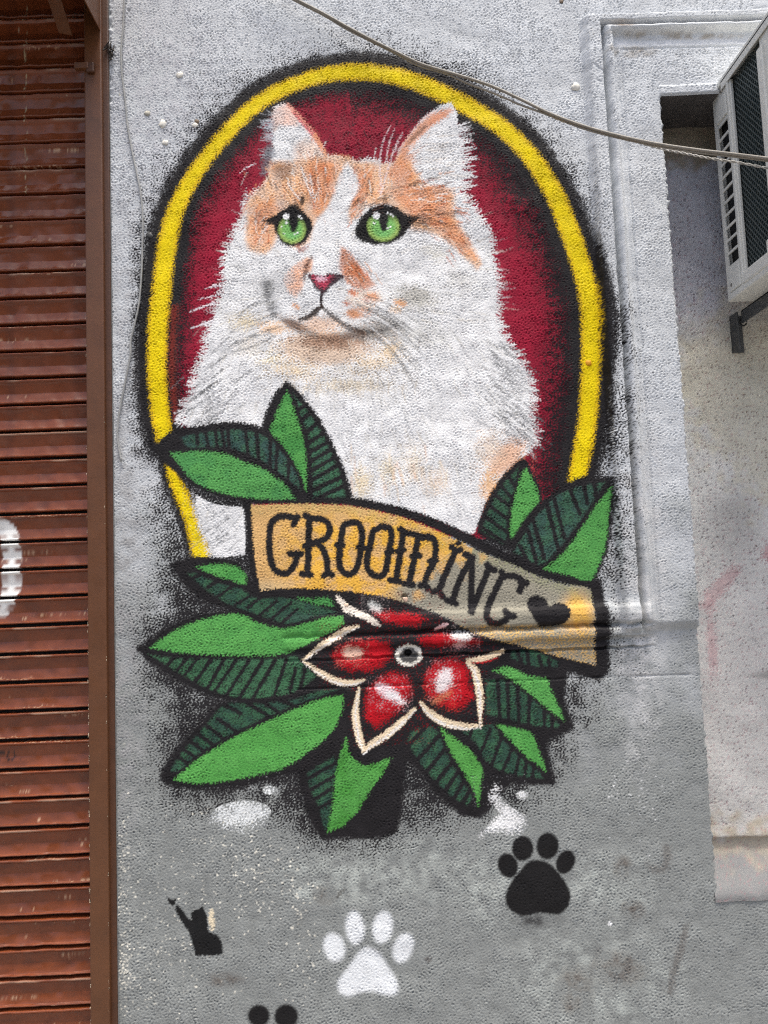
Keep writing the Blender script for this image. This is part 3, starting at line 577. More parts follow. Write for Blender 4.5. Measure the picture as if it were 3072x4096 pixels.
# ---- banner
M_BAN = piece('banner')
BAN = [(1004, 2020), (1200, 2016), (1380, 2022), (1530, 2050), (1680, 2096), (1830, 2162), (1930, 2212), (2050, 2258), (2150, 2304), (2250, 2336), (2357, 2356), (2370, 2425), (2376, 2550), (2382, 2660), (2250, 2630), (2150, 2602),
       (2050, 2575), (1950, 2550), (1860, 2512), (1755, 2455), (1670, 2428), (1605, 2404), (1480, 2376), (1330, 2360), (1150, 2352), (1042, 2362), (1022, 2250), (1012, 2150)]
w, d = sdf(BAN, 30)
sand, gold, grey = A(212, 170, 112), A(232, 176, 60), A(148, 143, 128)
u, v = GU[w], GV[w]
kg = np.clip(ss(-.9, 1.2, TM[w]*.8+.5*TL[w]+.5*TG[w]+.3)*ss(1010, 1300, u), 0, 1)*ss(2010, 2120, v)
kg = np.maximum(kg, .8*ss(60, 0, np.hypot((u-1770)*.5, v-2190))); kg = np.maximum(kg, .9*ss(90, 10, np.hypot(u-2310, (v-2440)*.9)))
c = sand*(1-kg[..., None]*.85)+gold*kg[..., None]*.85
kr = ss(-40, 60, (v-2330)+(u-1600)*.42+70*TM[w]*.5+30*(T[w]-.5)*2)*ss(1480, 1640, u)*(1-.85*ss(100, 20, np.hypot(u-2310, (v-2450)*.8)))
kr = kr*(1-.6*ss(2490, 2510, v)*ss(.35, .75, T[w])); c = c*(1-kr[..., None])+grey*kr[..., None]
kk = ss(2300, 2350, v)*ss(1250, 1050, u)*.6; c = c*(1-kk[..., None])+A(196, 176, 140)*kk[..., None]
gk = ss(60, 0, np.abs(v-(2022+np.maximum(u-1380, 0)*.37)))*.35*ss(.3, .8, T[w]); c = c*(1-gk[..., None])+A(150, 160, 96)*gk[..., None]
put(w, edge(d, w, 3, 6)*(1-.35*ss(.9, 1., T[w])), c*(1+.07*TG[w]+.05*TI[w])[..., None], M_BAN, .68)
za = lambda p: tl(980, 2000, .788, p); zb = lambda p: tl(1680, 2100, .788, p)
def letter(strokes, wd=27):
    pid = piece('letter', M_BAN)
    for p in strokes: stroke(p, wd, BLACK, pid, soft=2.5, rough=4.5, rgh=.6)
    return pid
letter([za([(250, 92), (200, 82), (152, 95), (128, 140), (124, 220), (130, 300), (150, 352), (190, 374), (228, 362), (250, 330), (266, 285)]), za([(228, 274), (284, 274)]), za([(266, 84), (246, 122)])])
letter([za([(327, 88), (322, 230), (318, 372)]), za([(290, 376), (334, 380)]), za([(306, 80), (330, 92)]), za([(327, 92), (385, 97), (421, 118), (430, 158), (408, 194), (360, 214), (325, 224)]),
        za([(362, 214), (395, 250), (415, 310), (420, 370)]), za([(402, 384), (420, 368), (440, 380)]), za([(306, 232), (342, 224)])])
letter([za([(540, 112), (503, 130), (487, 200), (479, 280), (481, 338), (500, 368), (532, 378), (560, 358), (580, 300), (590, 220), (594, 160), (578, 122), (540, 112)]), za([(468, 230), (494, 230)]), za([(578, 240), (604, 242)])])
letter([za([(690, 136), (652, 160), (636, 220), (621, 290), (623, 348), (646, 378), (688, 388), (714, 358), (726, 290), (736, 230), (744, 180), (730, 142), (690, 136)]), za([(612, 246), (634, 246)]), za([(722, 265), (745, 260)])])
letter([za([(802, 160), (790, 255), (768, 400)]), za([(738, 406), (784, 414)]), za([(776, 262), (802, 254)]), za([(790, 148), (816, 166)]), za([(815, 168), (860, 176), (892, 188)]), za([(880, 186), (862, 280), (836, 410)]), za([(812, 424), (852, 430)]),
        za([(850, 286), (886, 284)]), za([(892, 190), (925, 186), (950, 192)]), zb([(0, 66), (40, 64), (68, 72), (80, 100), (72, 182), (42, 240), (22, 300)]), zb([(52, 184), (82, 180)]), zb([(2, 308), (22, 300), (40, 324)])])
pi_ = letter([zb([(182, 128), (150, 200), (120, 270), (94, 335)]), zb([(64, 340), (94, 334), (114, 364)]), zb([(162, 110), (180, 130), (206, 126)])])
fill(zb(ell(195, 94, 16, 13)), BLACK, pi_, soft=2.5, rough=4)
letter([zb([(264, 168), (226, 230), (190, 310), (166, 380)]), zb([(140, 382), (182, 400)]), zb([(230, 148), (266, 164)]), zb([(264, 166), (262, 250), (260, 350), (258, 440)]), zb([(352, 215), (322, 290), (292, 360), (264, 430)]), zb([(342, 202), (352, 218), (378, 228)])])
letter([zb([(526, 298), (503, 270), (460, 258), (422, 265), (400, 292), (375, 350), (347, 410), (336, 458), (350, 488), (390, 500), (425, 482), (447, 455)]), zb([(432, 436), (446, 456), (472, 460)]), zb([(522, 296), (506, 336)]), zb([(510, 290), (540, 296)]), zb([(414, 240), (421, 266)])])
M_HRT = piece('heart', M_BAN)
fill(zb([(543, 392), (568, 362), (610, 360), (640, 380), (652, 412), (690, 396), (730, 400), (757, 430), (750, 470), (712, 505), (650, 517), (600, 510), (570, 470), (548, 430)]), BLACK, M_HRT, soft=3, rough=6)

# ---- flower
M_FLO = piece('flower')
RED, CRM, PINKW = A(170, 16, 28), A(242, 210, 178), A(246, 232, 226)
w, d = sdf(ell(1640, 2650, 290, 190), 10); s = IDS[w]; s[(d > 0) & (s == M_OUT)] = M_FLO
def petal(red, rims, hl, rw=24, rc=CRM, claim_=None):
    pid = piece('petal', M_FLO)
    if claim_ is not None:
        w, d = sdf(claim_, 20); s = IDS[w]; s[d > 0] = pid; put(w, edge(d, w, 4, 6), BLACK, pid)
    w, d = sdf(red, 50)
    p = np.clip((d+8)/52, 0, 1); a = ss(-.3, .3, p*1.35-T[w]*.95)
    k = ss(10, 60, d)[..., None]
    put(w, a, (RED*(1-k*.35)+A(196, 24, 38)*k*.35)*(1+.12*TG[w]+.08*TM[w])[..., None], pid, .55)
    for cu, cv, ru, rv, rot, c, op in hl:
        pts = ell(cu, cv, ru, rv, rot); w2, d2 = sdf(pts, 30)
        put(w2, ss(-.35, .35, np.clip((d2+16)/40, 0, 1)*1.2-T[w2]*.8)*op, c, pid)
    for r in rims:
        stroke(r, [rw*.35, rw, rw*1.1, rw, rw*.4], rc, pid, soft=3, rough=5)
        q = [(x, y+rw*.28) for x, y in r]; stroke(q, [1, rw*.30, rw*.36, rw*.30, 1], A(250, 246, 240), pid, soft=3, rough=7, op=.85, dry=.3)
petal(t2b([(600, 540), (720, 570), (980, 600), (1085, 650), (960, 720), (720, 690), (620, 620)]), [], [(1500, 2428, 26, 12, .6, PINKW, .8)], claim_=t2b([(500, 500), (740, 520), (1000, 570), (1200, 660), (1000, 760), (650, 740)]))
stroke(t2b([(340, 475), (420, 570), (540, 620), (640, 680), (685, 705)]), [14, 32, 26, 22, 5], A(240, 220, 206), max(PIECES), soft=3, rough=6)
petal([(1660, 2545), (1740, 2522), (1880, 2535), (1935, 2568), (1900, 2592), (1700, 2592)], [], [(1845, 2545, 38, 14, .05, PINKW, .95), (1835, 2578, 20, 10, 0, A(214, 170, 166), .8)])
stroke([(1742, 2516), (1765, 2506), (1788, 2496)], [8, 18, 8], A(240, 190, 190), max(PIECES), soft=3, rough=5)
stroke([(1838, 2637), (1900, 2640), (1960, 2626), (2012, 2604)], [8, 22, 24, 16], CRM, max(PIECES), soft=3, rough=5)
stroke([(1880, 2652), (1940, 2648), (1990, 2632)], [3, 7, 3], A(190, 20, 32), soft=2, rough=5, op=.9)
petal(t2b([(285, 950), (340, 855), (500, 808), (680, 798), (785, 870), (765, 985), (640, 1072), (480, 1085), (340, 1052)]),
      [t2b([(505, 708), (420, 738), (350, 780), (220, 862), (70, 978)]), t2b([(60, 985), (200, 1082), (330, 1150), (450, 1166), (555, 1140)])], [(1408, 2612, 36, 24, 0, A(226, 190, 168), .9)], 25,
      claim_=t2b([(60, 980), (220, 850), (400, 760), (650, 760), (800, 860), (790, 1000), (620, 1130), (440, 1170), (250, 1110)]))
petal(t2b([(570, 1195), (740, 1068), (880, 1080), (952, 1180), (932, 1300), (800, 1440), (650, 1545), (555, 1460), (540, 1300)]),
      [t2b([(512, 1205), (482, 1400), (505, 1560), (530, 1650), (555, 1710)]), t2b([(550, 1712), (620, 1650), (720, 1590), (850, 1480), (960, 1372)])], [(1552, 2772, 56, 22, .55, A(240, 206, 210), .95), (1580, 2790, 44, 12, .55, A(250, 240, 240), .8)], 29,
      claim_=t2b([(510, 1200), (740, 1050), (900, 1060), (970, 1180), (960, 1370), (760, 1560), (550, 1715), (480, 1500)]))
petal(t2b([(1010, 1150), (1080, 1000), (1250, 945), (1380, 1010), (1420, 1150), (1425, 1300), (1300, 1402), (1150, 1362), (1040, 1270)]),
      [t2b([(1002, 1318), (1080, 1408), (1200, 1480), (1350, 1512), (1482, 1505)]), t2b([(1482, 1512), (1480, 1300), (1462, 1150), (1430, 1050), (1378, 1000)])], [(1775, 2722, 30, 48, .35, A(244, 222, 222), .95), (1765, 2790, 44, 10, -.5, A(206, 130, 96), .7)], 30,
      claim_=t2b([(1000, 1310), (1000, 1150), (1080, 990), (1260, 930), (1400, 1000), (1480, 1200), (1490, 1520), (1250, 1500)]))
M_CEN = piece('flower_centre', M_FLO)
fill(ell(1635, 2621, 54, 44), A(240, 226, 214), M_CEN, soft=3, rough=6); fill(ell(1636, 2622, 38, 31), A(86, 84, 82), M_CEN, soft=4, rough=5); fill(ell(1632, 2612, 18, 14), A(22, 20, 20), M_CEN, soft=3, rough=3)

# ---- stray white dabs under the leaves
for pts in (ell(965, 3255, 120, 52, -.08), ell(1080, 3162, 30, 18)):
    pid = piece('white_dab'); blob(pts, A(228, 232, 238), 42, .95, 1., True, pid)
pid = piece('white_dab'); blob([(1985, 3140), (2010, 3200), (2050, 3230), (2098, 3270), (2080, 3325), (2020, 3330), (1960, 3330), (1915, 3352), (1960, 3290), (2000, 3250), (1960, 3190)], A(232, 235, 240), 22, .95, 1., True, pid)
blob(ell(2090, 3180, 26, 18), A(232, 235, 240), 20, .9, 1., True, pid)
# ---- separate marks sprayed on the wall
def paw(toes, palm, c, fade, name_):
    root = piece(name_); out = []
    for e in toes:
        p = piece('toe_pad', root); w, d = sdf(ell(*e), 40); a = ss(-fade, fade, d+3*(T[w]-.5)*2); put(w, a, c, p, .5)
    if palm is not None:
        p = piece('palm_pad', root); w, d = sdf(palm, 40); a = ss(-fade, fade, d+3*(T[w]-.5)*2); put(w, a, c, p, .55)
    return root
w_ = lambda e: (1180+.872*e[0], 3000+.872*e[1], .872*e[2], .872*e[3], e[4])
M_PAWW = paw([w_((275, 815, 42, 74, -.1)), w_((402, 812, 45, 72, .15)), w_((180, 906, 48, 66, -.25)), w_((496, 908, 44, 70, .35))],
             t5([(330, 903), (385, 930), (425, 990), (470, 1068), (466, 1112), (430, 1126), (335, 1106), (240, 1130), (202, 1105), (200, 1058), (250, 990), (290, 930)]), A(226, 229, 234), 14, 'white_paw')
b_ = lambda e: (1800+.872*e[0], 2700+.872*e[1], .872*e[2], .872*e[3], e[4])
wash(2150, 3680, 130, 40, A(70, 70, 70), .6)
M_PAWB = paw([b_((333, 795, 50, 58, 0)), b_((448, 785, 51, 62, .1)), b_((265, 873, 46, 58, -.3)), b_((530, 858, 42, 58, .4))],
             t6([(370, 852), (450, 862), (512, 925), (552, 1000), (542, 1060), (500, 1098), (400, 1092), (350, 1106), (280, 1082), (253, 1020), (280, 950), (320, 900)]), A(30, 29, 30), 6, 'black_paw')
M_PAWC = paw([(1035, 4064, 44, 44, 0), (1145, 4066, 48, 48, 0), (960, 4150, 40, 50, -.3), (1225, 4150, 40, 50, .3)], ell(1092, 4230, 120, 105), A(30, 29, 30), 7, 'cut_paw')
M_SIL = piece('cat_silhouette')
fill([(700, 3623), (712, 3622), (722, 3632), (742, 3660), (765, 3686), (764, 3656), (785, 3640), (800, 3634), (808, 3622), (821, 3645), (830, 3685), (836, 3726), (870, 3741), (888, 3780), (891, 3819), (783, 3822), (770, 3770), (755, 3730), (725, 3686), (704, 3645)], A(28, 28, 29), M_SIL, soft=3, rough=4, rgh=.5)
M_BUT = piece('butterfly_mark')
fill([(667, 3587), (680, 3594), (692, 3598), (708, 3592), (701, 3608), (700, 3618), (690, 3622), (676, 3614), (671, 3602)], A(28, 28, 29), M_BUT, soft=2.5, rough=3.5, rgh=.5)

# ---- overspray: black droplets thinning out around every sprayed black edge
def fine_blur(f, n):
    return blur(f, n)
b40 = fine_blur(BLK, 36)
dens = np.maximum(fine_blur(BLK, 10)*1.1, (1.3+.6*ss(1500, 2300, GV)*ss(1500, 1000, GU)+.25*ss(2500, 3100, GV))*b40**1.1)
dens = np.clip(dens*(1+.16*TM+.16*TB), 0, 1); dens = np.where(dens > .55, .55+(dens-.55)*.45, dens)
free = (IDS == 0)
al = ss(-.10, .10, dens*1.06-(.45*T+.55*TS)*.96-.045)*free*ss(3640, 3480, GV)*ss(490, 540, GU)
al *= 1-.85*ss(2300, 2480, GU)*ss(1300, 900, GV)
COL[:] = COL*(1-al[..., None])+(BLACK*1.15)*al[..., None]
# ------------------------------------------------------------------ relief of the wall
def interp_m(x, tab): return np.interp(x, [a for a, _ in tab], [b for _, b in tab])
MM = .0007                                            # metres per survey pixel on the wall
x0m = float(p2w(2350, 600)[0]); z0m = float(p2w(2600, 72)[1])
side = (GX-x0m)/MM; top = (z0m-GZ)/MM
top_eq = interp_m(top, [(-60, -200), (0, 0), (8, 25), (38, 80), (51, 92), (84, 128), (159, 160), (165, 172), (280, 260), (330, 300)])
dd = np.minimum(side+.7*TM, top_eq+.7*TM)
PROF = [(-5, 0), (2, .001), (22, .013), (30, .015), (72, .015), (78, .012), (81, -.004), (91, -.004), (95, .010), (104, .0155), (114, .017), (124, .0135), (131, .007), (142, .0062), (156, .0085), (160, .0062), (166, .0088), (260, .009), (300, .009)]
mould = interp_m(dd, PROF)
lip = np.where((GX > X_EDGE-.004) & (GZ > Z_SOF), .006*ss(0, .006, GZ-Z_SOF)*ss(.034, .026, GZ-Z_SOF), 0)
vfade = ss(float(p2w(2500, 2535)[1]), float(p2w(2500, 2485)[1]), GZ)
mould = mould*vfade
zr = lambda v: float(p2w(2300, v)[1])
RIDGE = sorted([(zr(v), h) for v, h in ((2400, 0), (2418, .003), (2432, .011), (2455, .0145), (2482, .0125), (2493, .006), (2499, -.007), (2505, -.007), (2510, .004), (2520, .012), (2536, .0135), (2549, .0115), (2555, .001), (2566, -.002), (2580, .001), (2590, .004), (2593, -.008), (2600, -.008), (2604, .0015), (2660, 0))])
rw_ = interp_m(GX, [(float(p2w(1120, 2550)[0]), 0), (float(p2w(1150, 2550)[0]), .28), (float(p2w(1500, 2550)[0]), .45), (float(p2w(1800, 2550)[0]), .9), (float(p2w(2000, 2550)[0]), 1), (float(p2w(2560, 2550)[0]), 1), (float(p2w(2625, 2550)[0]), .0)])
ridge = interp_m(GZ+.0025*TM*.5, RIDGE)*rw_
def crack(pts, depth, width):
    p = np.asarray(pts, np.float32); w = window(p, 30); d, par = seg_dist(GU[w], GV[w], p, False)
    HG[w] -= depth*np.exp(-(d/width)**2)*(.55+.45*np.clip(TM[w], -1, 1))
amp = .00100*(1-.22*tv)
amp = amp*(1-.80*ss(88, 96, dd)*ss(165, 150, dd)*np.maximum(ss(1250, 600, top)*0+ss(540, 640, GV), (top_eq < side+4)*1.0)*vfade)
amp = amp*(1-.45*np.clip(ridge/.012, 0, 1))
amp = amp*np.where(IDS > 0, .74, 1.0)
pit = np.clip(-.8*TG-.45*TI-.75, 0, 2)
HG = (amp*(.55*TG+.30*TF+.06*TL-3.0*pit)*(1+.35*np.clip(TB, -1, 1))+.0002*TM+.0009*TB+2.1*mould+1.1*ridge+lip).astype(np.float32)
crack([(1180, 2757), (1400, 2750), (1700, 2738), (1900, 2730), (2200, 2718), (2500, 2706), (2790, 2698)], .0045, 4.5)
crack([(2360, 282), (2385, 300), (2412, 318)], .004, 3); crack([(2365, 345), (2390, 352)], .003, 3)
crack([(2455, 110), (2500, 104), (2545, 88)], .003, 3)
crack([(2545, 250), (2580, 205), (2600, 195)], .003, 3)
# drilled holes
for u_, v_, r_ in ((515, 40, 7), (1618, 2388, 15), (2246, 6, 8), (1632, 2612, 15)):
    w = window([(u_, v_)], r_*2+4); HG[w] -= .012*ss(r_, r_*.6, np.hypot(GU[w]-u_, GV[w]-v_))
# worn, rounded arris of the recess
arr = ((X_EDGE-GX)/.009); HG -= (.009*np.clip(1-arr, 0, 1)**2*(GX <= X_EDGE+1e-6)*(GZ < Z_SOF)*(GZ > Z_SILL)*(1+.5*TL)).astype(np.float32)
# plaster swells a little towards the torn left edge
HG += .004*np.exp(-((GX-X_L)/.012)**2)*ss(float(p2w(460, 500)[1]), float(p2w(460, 350)[1]), GZ)*TL

# ------------------------------------------------------------------ mesh helpers
def link(o, parent=None):
    col.objects.link(o)
    if parent is not None: o.parent = parent
    return o
def raw_mesh(name, co, quads, colors=None, smooth=True):
    me = bpy.data.meshes.new(name)
    co = np.ascontiguousarray(co, np.float32); quads = np.ascontiguousarray(quads, np.int32)
    me.vertices.add(len(co)); me.vertices.foreach_set('co', co.ravel())
    me.loops.add(quads.size); me.loops.foreach_set('vertex_index', quads.ravel())
    me.polygons.add(len(quads)); me.polygons.foreach_set('loop_start', np.arange(0, quads.size, 4, dtype=np.int32))
    me.update(calc_edges=True)
    me.polygons.foreach_set('use_smooth', np.full(len(quads), smooth, bool))
    if colors is not None:
        at = me.color_attributes.new('Col', 'FLOAT_COLOR', 'POINT'); at.data.foreach_set('color', np.ascontiguousarray(colors, np.float32).ravel())
    return me
class MB:
    """collects boxes, prisms and tubes into one mesh"""
    def __init__(s): s.v = []; s.f = []
    def add(s, v, f):
        b = len(s.v); s.v += [tuple(p) for p in v]; s.f += [tuple(i+b for i in q) for q in f]; return s
    def box(s, a, b):
        x0, y0, z0 = [min(a[k], b[k]) for k in range(3)]; x1, y1, z1 = [max(a[k], b[k]) for k in range(3)]
        v = [(x0, y0, z0), (x1, y0, z0), (x1, y1, z0), (x0, y1, z0), (x0, y0, z1), (x1, y0, z1), (x1, y1, z1), (x0, y1, z1)]
        return s.add(v, [(0, 3, 2, 1), (4, 5, 6, 7), (0, 1, 5, 4), (1, 2, 6, 5), (2, 3, 7, 6), (3, 0, 4, 7)])
    def bar(s, p, q, w, h, side=(0, 1, 0)):
        p, q = Vector(p), Vector(q); d = (q-p).normalized(); a = d.cross(Vector(side)).normalized(); b = d.cross(a).normalized()
        v = [c+a*(w/2*i)+b*(h/2*j) for c in (p, q) for i, j in ((-1, -1), (1, -1), (1, 1), (-1, 1))]
        return s.add(v, [(3, 2, 1, 0), (4, 5, 6, 7), (0, 1, 5, 4), (1, 2, 6, 5), (2, 3, 7, 6), (3, 0, 4, 7)])
    def tube(s, pts, r, n=8, jit=0.):
        pts = [Vector(p) for p in pts]; V = []; Fc = []
        up = Vector((0, 1, 0.1)).normalized()
        for i, p in enumerate(pts):
            d = (pts[min(i+1, len(pts)-1)]-pts[max(i-1, 0)]).normalized(); a = d.cross(up).normalized(); b = a.cross(d)
            rr = (r[i] if hasattr(r, '__len__') else r)*(1+random.uniform(-jit, jit))
            V += [p+a*(rr*math.cos(2*math.pi*k/n))+b*(rr*math.sin(2*math.pi*k/n)) for k in range(n)]
        for i in range(len(pts)-1):
            for k in range(n): Fc.append((i*n+k, i*n+(k+1) % n, (i+1)*n+(k+1) % n, (i+1)*n+k))
        Fc.append(tuple(range(n-1, -1, -1))); Fc.append(tuple((len(pts)-1)*n+k for k in range(n)))
        return s.add(V, Fc)
    def disc(s, c, nrm, r, h, n=12, dome=.5):
        c, nrm = Vector(c), Vector(nrm).normalized(); a = nrm.orthogonal().normalized(); b = nrm.cross(a)
        rings = [(r, 0), (r, h*.5), (r*.75, h*.85), (r*.3, h)]; V = []; Fc = []
        for rr, hh in rings: V += [c+nrm*hh+a*(rr*math.cos(2*math.pi*k/n))+b*(rr*math.sin(2*math.pi*k/n)) for k in range(n)]
        for i in range(len(rings)-1):
            for k in range(n): Fc.append((i*n+k, i*n+(k+1) % n, (i+1)*n+(k+1) % n, (i+1)*n+k))
        Fc.append(tuple((len(rings)-1)*n+k for k in range(n)))
        return s.add(V, Fc)
    def build(s, name, mat, parent=None, bevel=0., smooth=False, seg=2):
        me = bpy.data.meshes.new(name); me.from_pydata(s.v, [], s.f); me.update()
        me.materials.append(mat)
        o = bpy.data.objects.new(name, me); link(o, parent)
        if bevel:
            md = o.modifiers.new('bevel', 'BEVEL'); md.width = bevel; md.segments = seg; md.limit_method = 'ANGLE'; md.angle_limit = math.radians(40)
        if smooth: me.polygons.foreach_set('use_smooth', np.ones(len(me.polygons), bool))
        return o
def tag(o, label, cat, group=None, kind=None):
    if label: o['label'] = label
    if cat: o['category'] = cat
    if group: o['group'] = group
    if kind: o['kind'] = kind
    return o
def empty(name, loc):
    o = bpy.data.objects.new(name, None); o.location = loc; o.empty_display_size = .1; return link(o)
def hang(child, root):                   # parent without moving
    child.parent = root; child.matrix_parent_inverse = Matrix.Translation(-root.location); return child

# ------------------------------------------------------------------ materials
def mat(name, base=(.5, .5, .5), rough=.6, metal=0., attr=False, bump=(), var=0., vscale=8., spec=.5, coords='Object', rvar=0., tint=None, coat=0.):
    m_ = bpy.data.materials.new(name); m_.use_nodes = True; nt = m_.node_tree; N, L = nt.nodes, nt.links
    b = N['Principled BSDF']; b.inputs['Roughness'].default_value = rough; b.inputs['Metallic'].default_value = metal
    b.inputs['Specular IOR Level'].default_value = spec
    if coat: b.inputs['Coat Weight'].default_value = coat; b.inputs['Coat Roughness'].default_value = .2
    tc = N.new('ShaderNodeNewGeometry'); pos = tc.outputs['Position']
    if attr:
        at = N.new('ShaderNodeAttribute'); at.attribute_name = 'Col'; c_out = at.outputs['Color']
        L.new(at.outputs['Alpha'], b.inputs['Roughness'])
    else:
        rgb = N.new('ShaderNodeRGB'); rgb.outputs[0].default_value = (*base, 1); c_out = rgb.outputs[0]
    if var:
        nz = N.new('ShaderNodeTexNoise'); nz.inputs['Scale'].default_value = vscale; nz.inputs['Detail'].default_value = 6; nz.inputs['Roughness'].default_value = .65; L.new(pos, nz.inputs['Vector'])
        mr = N.new('ShaderNodeMapRange'); mr.inputs['From Min'].default_value = .3; mr.inputs['From Max'].default_value = .7; mr.inputs['To Min'].default_value = 1-var; mr.inputs['To Max'].default_value = 1+var; L.new(nz.outputs['Fac'], mr.inputs['Value'])
        mx = N.new('ShaderNodeVectorMath'); mx.operation = 'SCALE'; L.new(c_out, mx.inputs[0]); L.new(mr.outputs[0], mx.inputs['Scale']); c_out = mx.outputs[0]
        if tint:
            n2 = N.new('ShaderNodeTexNoise'); n2.inputs['Scale'].default_value = tint[1]; n2.inputs['Detail'].default_value = 8; n2.inputs['Roughness'].default_value = .7; L.new(pos, n2.inputs['Vector'])
            r2 = N.new('ShaderNodeMapRange'); r2.inputs['From Min'].default_value = tint[2]; r2.inputs['From Max'].default_value = tint[2]+.12; r2.inputs['To Max'].default_value = tint[3]; L.new(n2.outputs['Fac'], r2.inputs['Value'])
            mc = N.new('ShaderNodeMix'); mc.data_type = 'RGBA'; L.new(r2.outputs[0], mc.inputs['Factor']); L.new(c_out, mc.inputs['A']); mc.inputs['B'].default_value = (*tint[0], 1); c_out = mc.outputs['Result']
    L.new(c_out, b.inputs['Base Color'])
    if rvar and not attr:
        n3 = N.new('ShaderNodeTexNoise'); n3.inputs['Scale'].default_value = 30; n3.inputs['Detail'].default_value = 6; L.new(pos, n3.inputs['Vector'])
        r3 = N.new('ShaderNodeMapRange'); r3.inputs['From Min'].default_value = .3; r3.inputs['From Max'].default_value = .7; r3.inputs['To Min'].default_value = rough-rvar; r3.inputs['To Max'].default_value = rough+rvar; L.new(n3.outputs['Fac'], r3.inputs['Value']); L.new(r3.outputs[0], b.inputs['Roughness'])
    prev = None
    for scale, dist in bump:
        nz = N.new('ShaderNodeTexNoise'); nz.inputs['Scale'].default_value = scale; nz.inputs['Detail'].default_value = 5; nz.inputs['Roughness'].default_value = .6; L.new(pos, nz.inputs['Vector'])
        bp = N.new('ShaderNodeBump'); bp.inputs['Distance'].default_value = dist; bp.inputs['Strength'].default_value = 1.; L.new(nz.outputs['Fac'], bp.inputs['Height'])
        if prev: L.new(prev, bp.inputs['Normal'])
        prev = bp.outputs['Normal']
    if prev: L.new(prev, b.inputs['Normal'])
    return m_
M_STUCCO = mat('painted_stucco', attr=True, bump=((240, .0016),), var=.04, vscale=120, spec=.22)
M_PAINT = mat('mural_paint', attr=True, bump=((240, .0014),), var=.04, vscale=140, spec=.16)
BROWN = tuple(A(98, 54, 40))
M_SLAT = mat('brown_gloss_paint_slat', attr=True, bump=((9, .0005), (160, .0002)), var=.12, vscale=16, spec=.5)
M_FRAME = mat('brown_frame_paint', tuple(A(94, 58, 34)), .40, bump=((9, .001), (140, .0004)), var=.14, vscale=14, rvar=.08, tint=((.055, .026, .012), 6., .60, .35))
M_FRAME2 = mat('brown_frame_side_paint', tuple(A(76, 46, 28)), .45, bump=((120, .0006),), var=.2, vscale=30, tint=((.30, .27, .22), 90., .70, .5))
M_AC = mat('white_unit_paint', tuple(A(210, 210, 204)), .42, var=.05, vscale=10, rvar=.06, bump=((300, .00008),), tint=((.30, .27, .22), 14., .62, .30))
M_COIL = mat('blue_coil_fins', (.022, .075, .095), .5, metal=.1, var=.35, vscale=40)
M_WIRE = mat('wire_guard_dark', (.10, .12, .12), .5, metal=.5)
M_INNER = mat('unit_inner_dark', (.012, .012, .012), .8)
M_IRON = mat('bracket_iron', tuple(A(82, 84, 86)), .5, metal=.4, var=.2, vscale=40, bump=((200, .0003),))
M_SCREW = mat('screw_steel', (.35, .34, .32), .35, metal=.9, var=.2, vscale=200)
M_CABLE = mat('grey_cable_sheath', tuple(A(132, 126, 116)), .55, var=.18, vscale=60, bump=((400, .0003),))
M_CABLE2 = mat('pale_twisted_wire', tuple(A(168, 165, 158)), .5, var=.25, vscale=120)
M_PLUG = mat('old_plaster_plug', tuple(A(226, 222, 212)), .8, var=.2, vscale=150, bump=((300, .001),))
M_PLUGD = mat('rusty_bolt', tuple(A(110, 92, 74)), .7, var=.4, vscale=220, bump=((400, .001),))
M_PAVE = mat('pavement_concrete', (.22, .21, .20), .85, var=.25, vscale=3., bump=((80, .002),))

# ------------------------------------------------------------------ pavement and wall
n = 1
pv = MB().box((-40, -6, -.02), (40, .6, 0.0)).build('pavement', M_PAVE); pv['kind'] = 'structure'
st = MB().box((-40, -60, -.16), (40, -6.0, -.12)).build('road', mat('asphalt', (.055, .055, .055), .9, var=.2, vscale=5., bump=((120, .003),))); st['kind'] = 'structure'

VP = np.stack([GX, -HG, GZ], -1).astype(np.float32)
VC = np.concatenate([COL, np.clip(ROU+.04*TM, .3, .95)[..., None]], -1).astype(np.float32)
cid = IDS[:-1, :-1].copy()
cx, cz = (GX[:-1, :-1]+GX[1:, 1:])/2, (GZ[:-1, :-1]+GZ[1:, 1:])/2
niche = (cx > X_EDGE) & (cx < X_N2) & (cz < Z_SOF) & (cz > Z_SILL)
vid = np.arange(NJ*NI, dtype=np.int32).reshape(NJ, NI)
def cells(mask):
    j, i = np.nonzero(mask)
    q = np.stack([vid[j, i], vid[j, i+1], vid[j+1, i+1], vid[j+1, i]], 1)
    u, inv = np.unique(q, return_inverse=True)
    return u, inv.reshape(q.shape)
VPf, VCf = VP.reshape(-1, 3), VC.reshape(-1, 4)
u_, q_ = cells((cid == 0) & ~niche)
co, cc = VPf[u_], VCf[u_]
